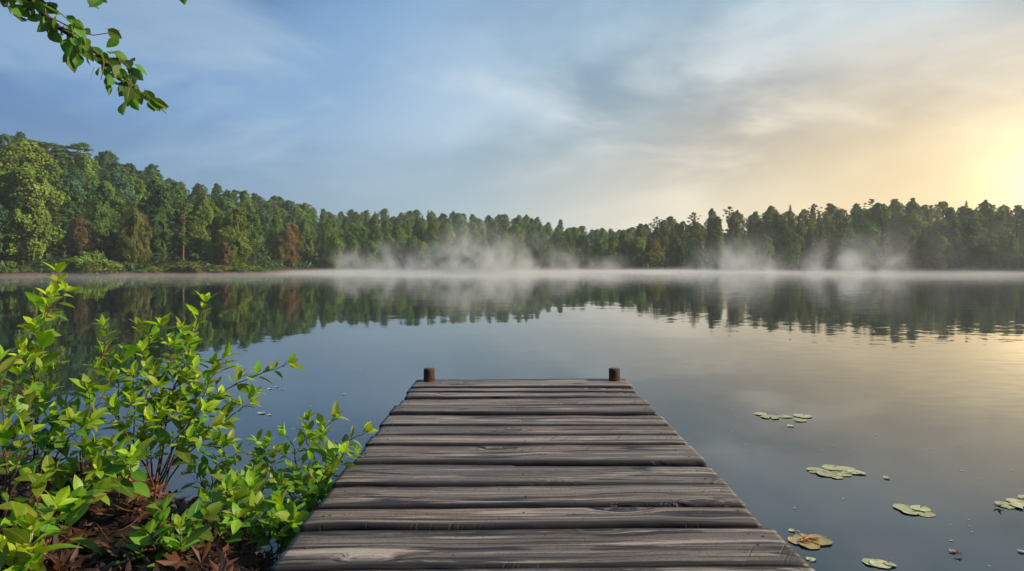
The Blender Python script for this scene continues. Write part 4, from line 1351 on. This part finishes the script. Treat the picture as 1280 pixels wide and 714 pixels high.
ang = nt.math('MAXIMUM', ang, 0.0)
K = 10.0
def ramp_hdr(f, stops):
    out = None
    prev = None
    for p, c in stops:
        col = nt.n('ShaderNodeCombineXYZ')
        for i in range(3): col.inputs[i].default_value = c[i]*K
        if out is None:
            out, prev = col.outputs[0], p
        else:
            out = nt.mix(nt.rng(f, prev, p, mode='LINEAR'), out, col.outputs[0]); prev = p
    return out
# thin stratus everywhere: blue-grey away from the sun glow, cream toward it
lit = ramp_hdr(ang, [(2, (1.0, 0.82, 0.50)), (8, (0.92, 0.77, 0.50)), (15, (0.80, 0.72, 0.58)), (23, (0.64, 0.71, 0.73)), (34, (0.46, 0.60, 0.72)), (46, (0.225, 0.385, 0.60)), (62, (0.125, 0.265, 0.51)), (90, (0.13, 0.26, 0.48))])
shade = ramp_hdr(ang, [(2, (0.90, 0.68, 0.36)), (8, (0.62, 0.50, 0.33)), (15, (0.40, 0.38, 0.35)), (23, (0.29, 0.375, 0.43)), (34, (0.205, 0.34, 0.47)), (46, (0.125, 0.25, 0.44)), (62, (0.070, 0.165, 0.37)), (90, (0.06, 0.14, 0.32))])
veil = nt.mix(cov, shade, lit)
# bright breaks high in the veil
brk = nt.rng(nt.noise(nt.mapping(P, (1.0, 1.3, 1), rot=(0, 0, -0.8), loc=(3.1, 6.4, 0)), 1.7, 5, 0.52, 0.4), 0.50, 0.68)
brkc = ramp_hdr(ang, [(6, (1.1, 0.92, 0.62)), (22, (0.82, 0.84, 0.82)), (40, (0.52, 0.65, 0.74)), (70, (0.24, 0.39, 0.58))])
veil = nt.mix(nt.math('MULTIPLY', brk, 0.6), veil, brkc)
# pale band near the horizon
hor = nt.rng(zc, 0.0, 0.24, 1.0, 0.0)
horc = ramp_hdr(az, [(-60, (0.12, 0.23, 0.35)), (-20, (0.24, 0.36, 0.47)), (-4, (0.45, 0.55, 0.60)), (9, (0.78, 0.72, 0.58)), (24, (0.98, 0.78, 0.45)), (40, (1.15, 0.80, 0.36)), (75, (0.8, 0.65, 0.42)), (120, (0.25, 0.33, 0.42))])
veil = nt.mix(nt.math('MULTIPLY', hor, 0.85), veil, horc)
allc = nt.mix(0.08, veil, sky.outputs[0])
# the low sun's glow added to the sky colour
ga = nt.math('SUBTRACT', az, GAZ); ge = nt.math('SUBTRACT', el, GEL)
gd = nt.math('SQRT', nt.math('ADD', nt.math('MULTIPLY', ga, ga), nt.math('MULTIPLY', ge, ge)))
def gauss(d, w): return nt.math('POWER', 2.718, nt.math('MULTIPLY', nt.math('POWER', nt.math('DIVIDE', d, w), 2.0), -1.0))
glow = nt.math('ADD', nt.math('MULTIPLY', gauss(gd, 2.4), 0.55*K), nt.math('MULTIPLY', gauss(gd, 6.0), 0.16*K))
gv = nt.n('ShaderNodeVectorMath', operation='SCALE'); gv.inputs[0].default_value = (1.0, 0.75, 0.37); nt.set(gv.inputs['Scale'], glow)
allc = nt.vmath('ADD', allc, gv.outputs[0])
bg = nt.n('ShaderNodeBackground'); bg.inputs['Strength'].default_value = 0.078
nt.set(bg.inputs['Color'], allc)
wo = nt.n('ShaderNodeOutputWorld'); nt.t.links.new(bg.outputs[0], wo.inputs['Surface'])
w.cycles.sampling_method = 'MANUAL'
w.cycles.sample_map_resolution = 1024

cam = bpy.data.cameras.new('camera')
cam.sensor_width = 36.0
cam.lens = F/1280*36.0
cam.shift_y = -(357-HZ)/1280
cam.clip_start = 0.05
cam.clip_end = 2000
co = link(bpy.data.objects.new('camera', cam))
co.location = (0, 0, CAMZ)
co.rotation_euler = (math.radians(90), 0, 0)
S.camera = co

S.view_settings.view_transform = 'Standard'
S.view_settings.look = 'None'
S.view_settings.exposure = 0.55
S.view_settings.gamma = 1.0
S.view_settings.use_curve_mapping = False
S.render.engine = 'CYCLES'
cy = S.cycles
cy.use_denoising = True
try: cy.denoiser = 'OPENIMAGEDENOISE'
except Exception: pass
cy.max_bounces = 6; cy.diffuse_bounces = 2; cy.glossy_bounces = 3; cy.transmission_bounces = 3; cy.transparent_max_bounces = 6; cy.volume_bounces = 1
cy.volume_max_steps = 256
cy.sample_clamp_indirect = 4.0
cy.caustics_reflective = False; cy.caustics_refractive = False
print('trees', n1, n2, n3) if isinstance(n1, int) else None
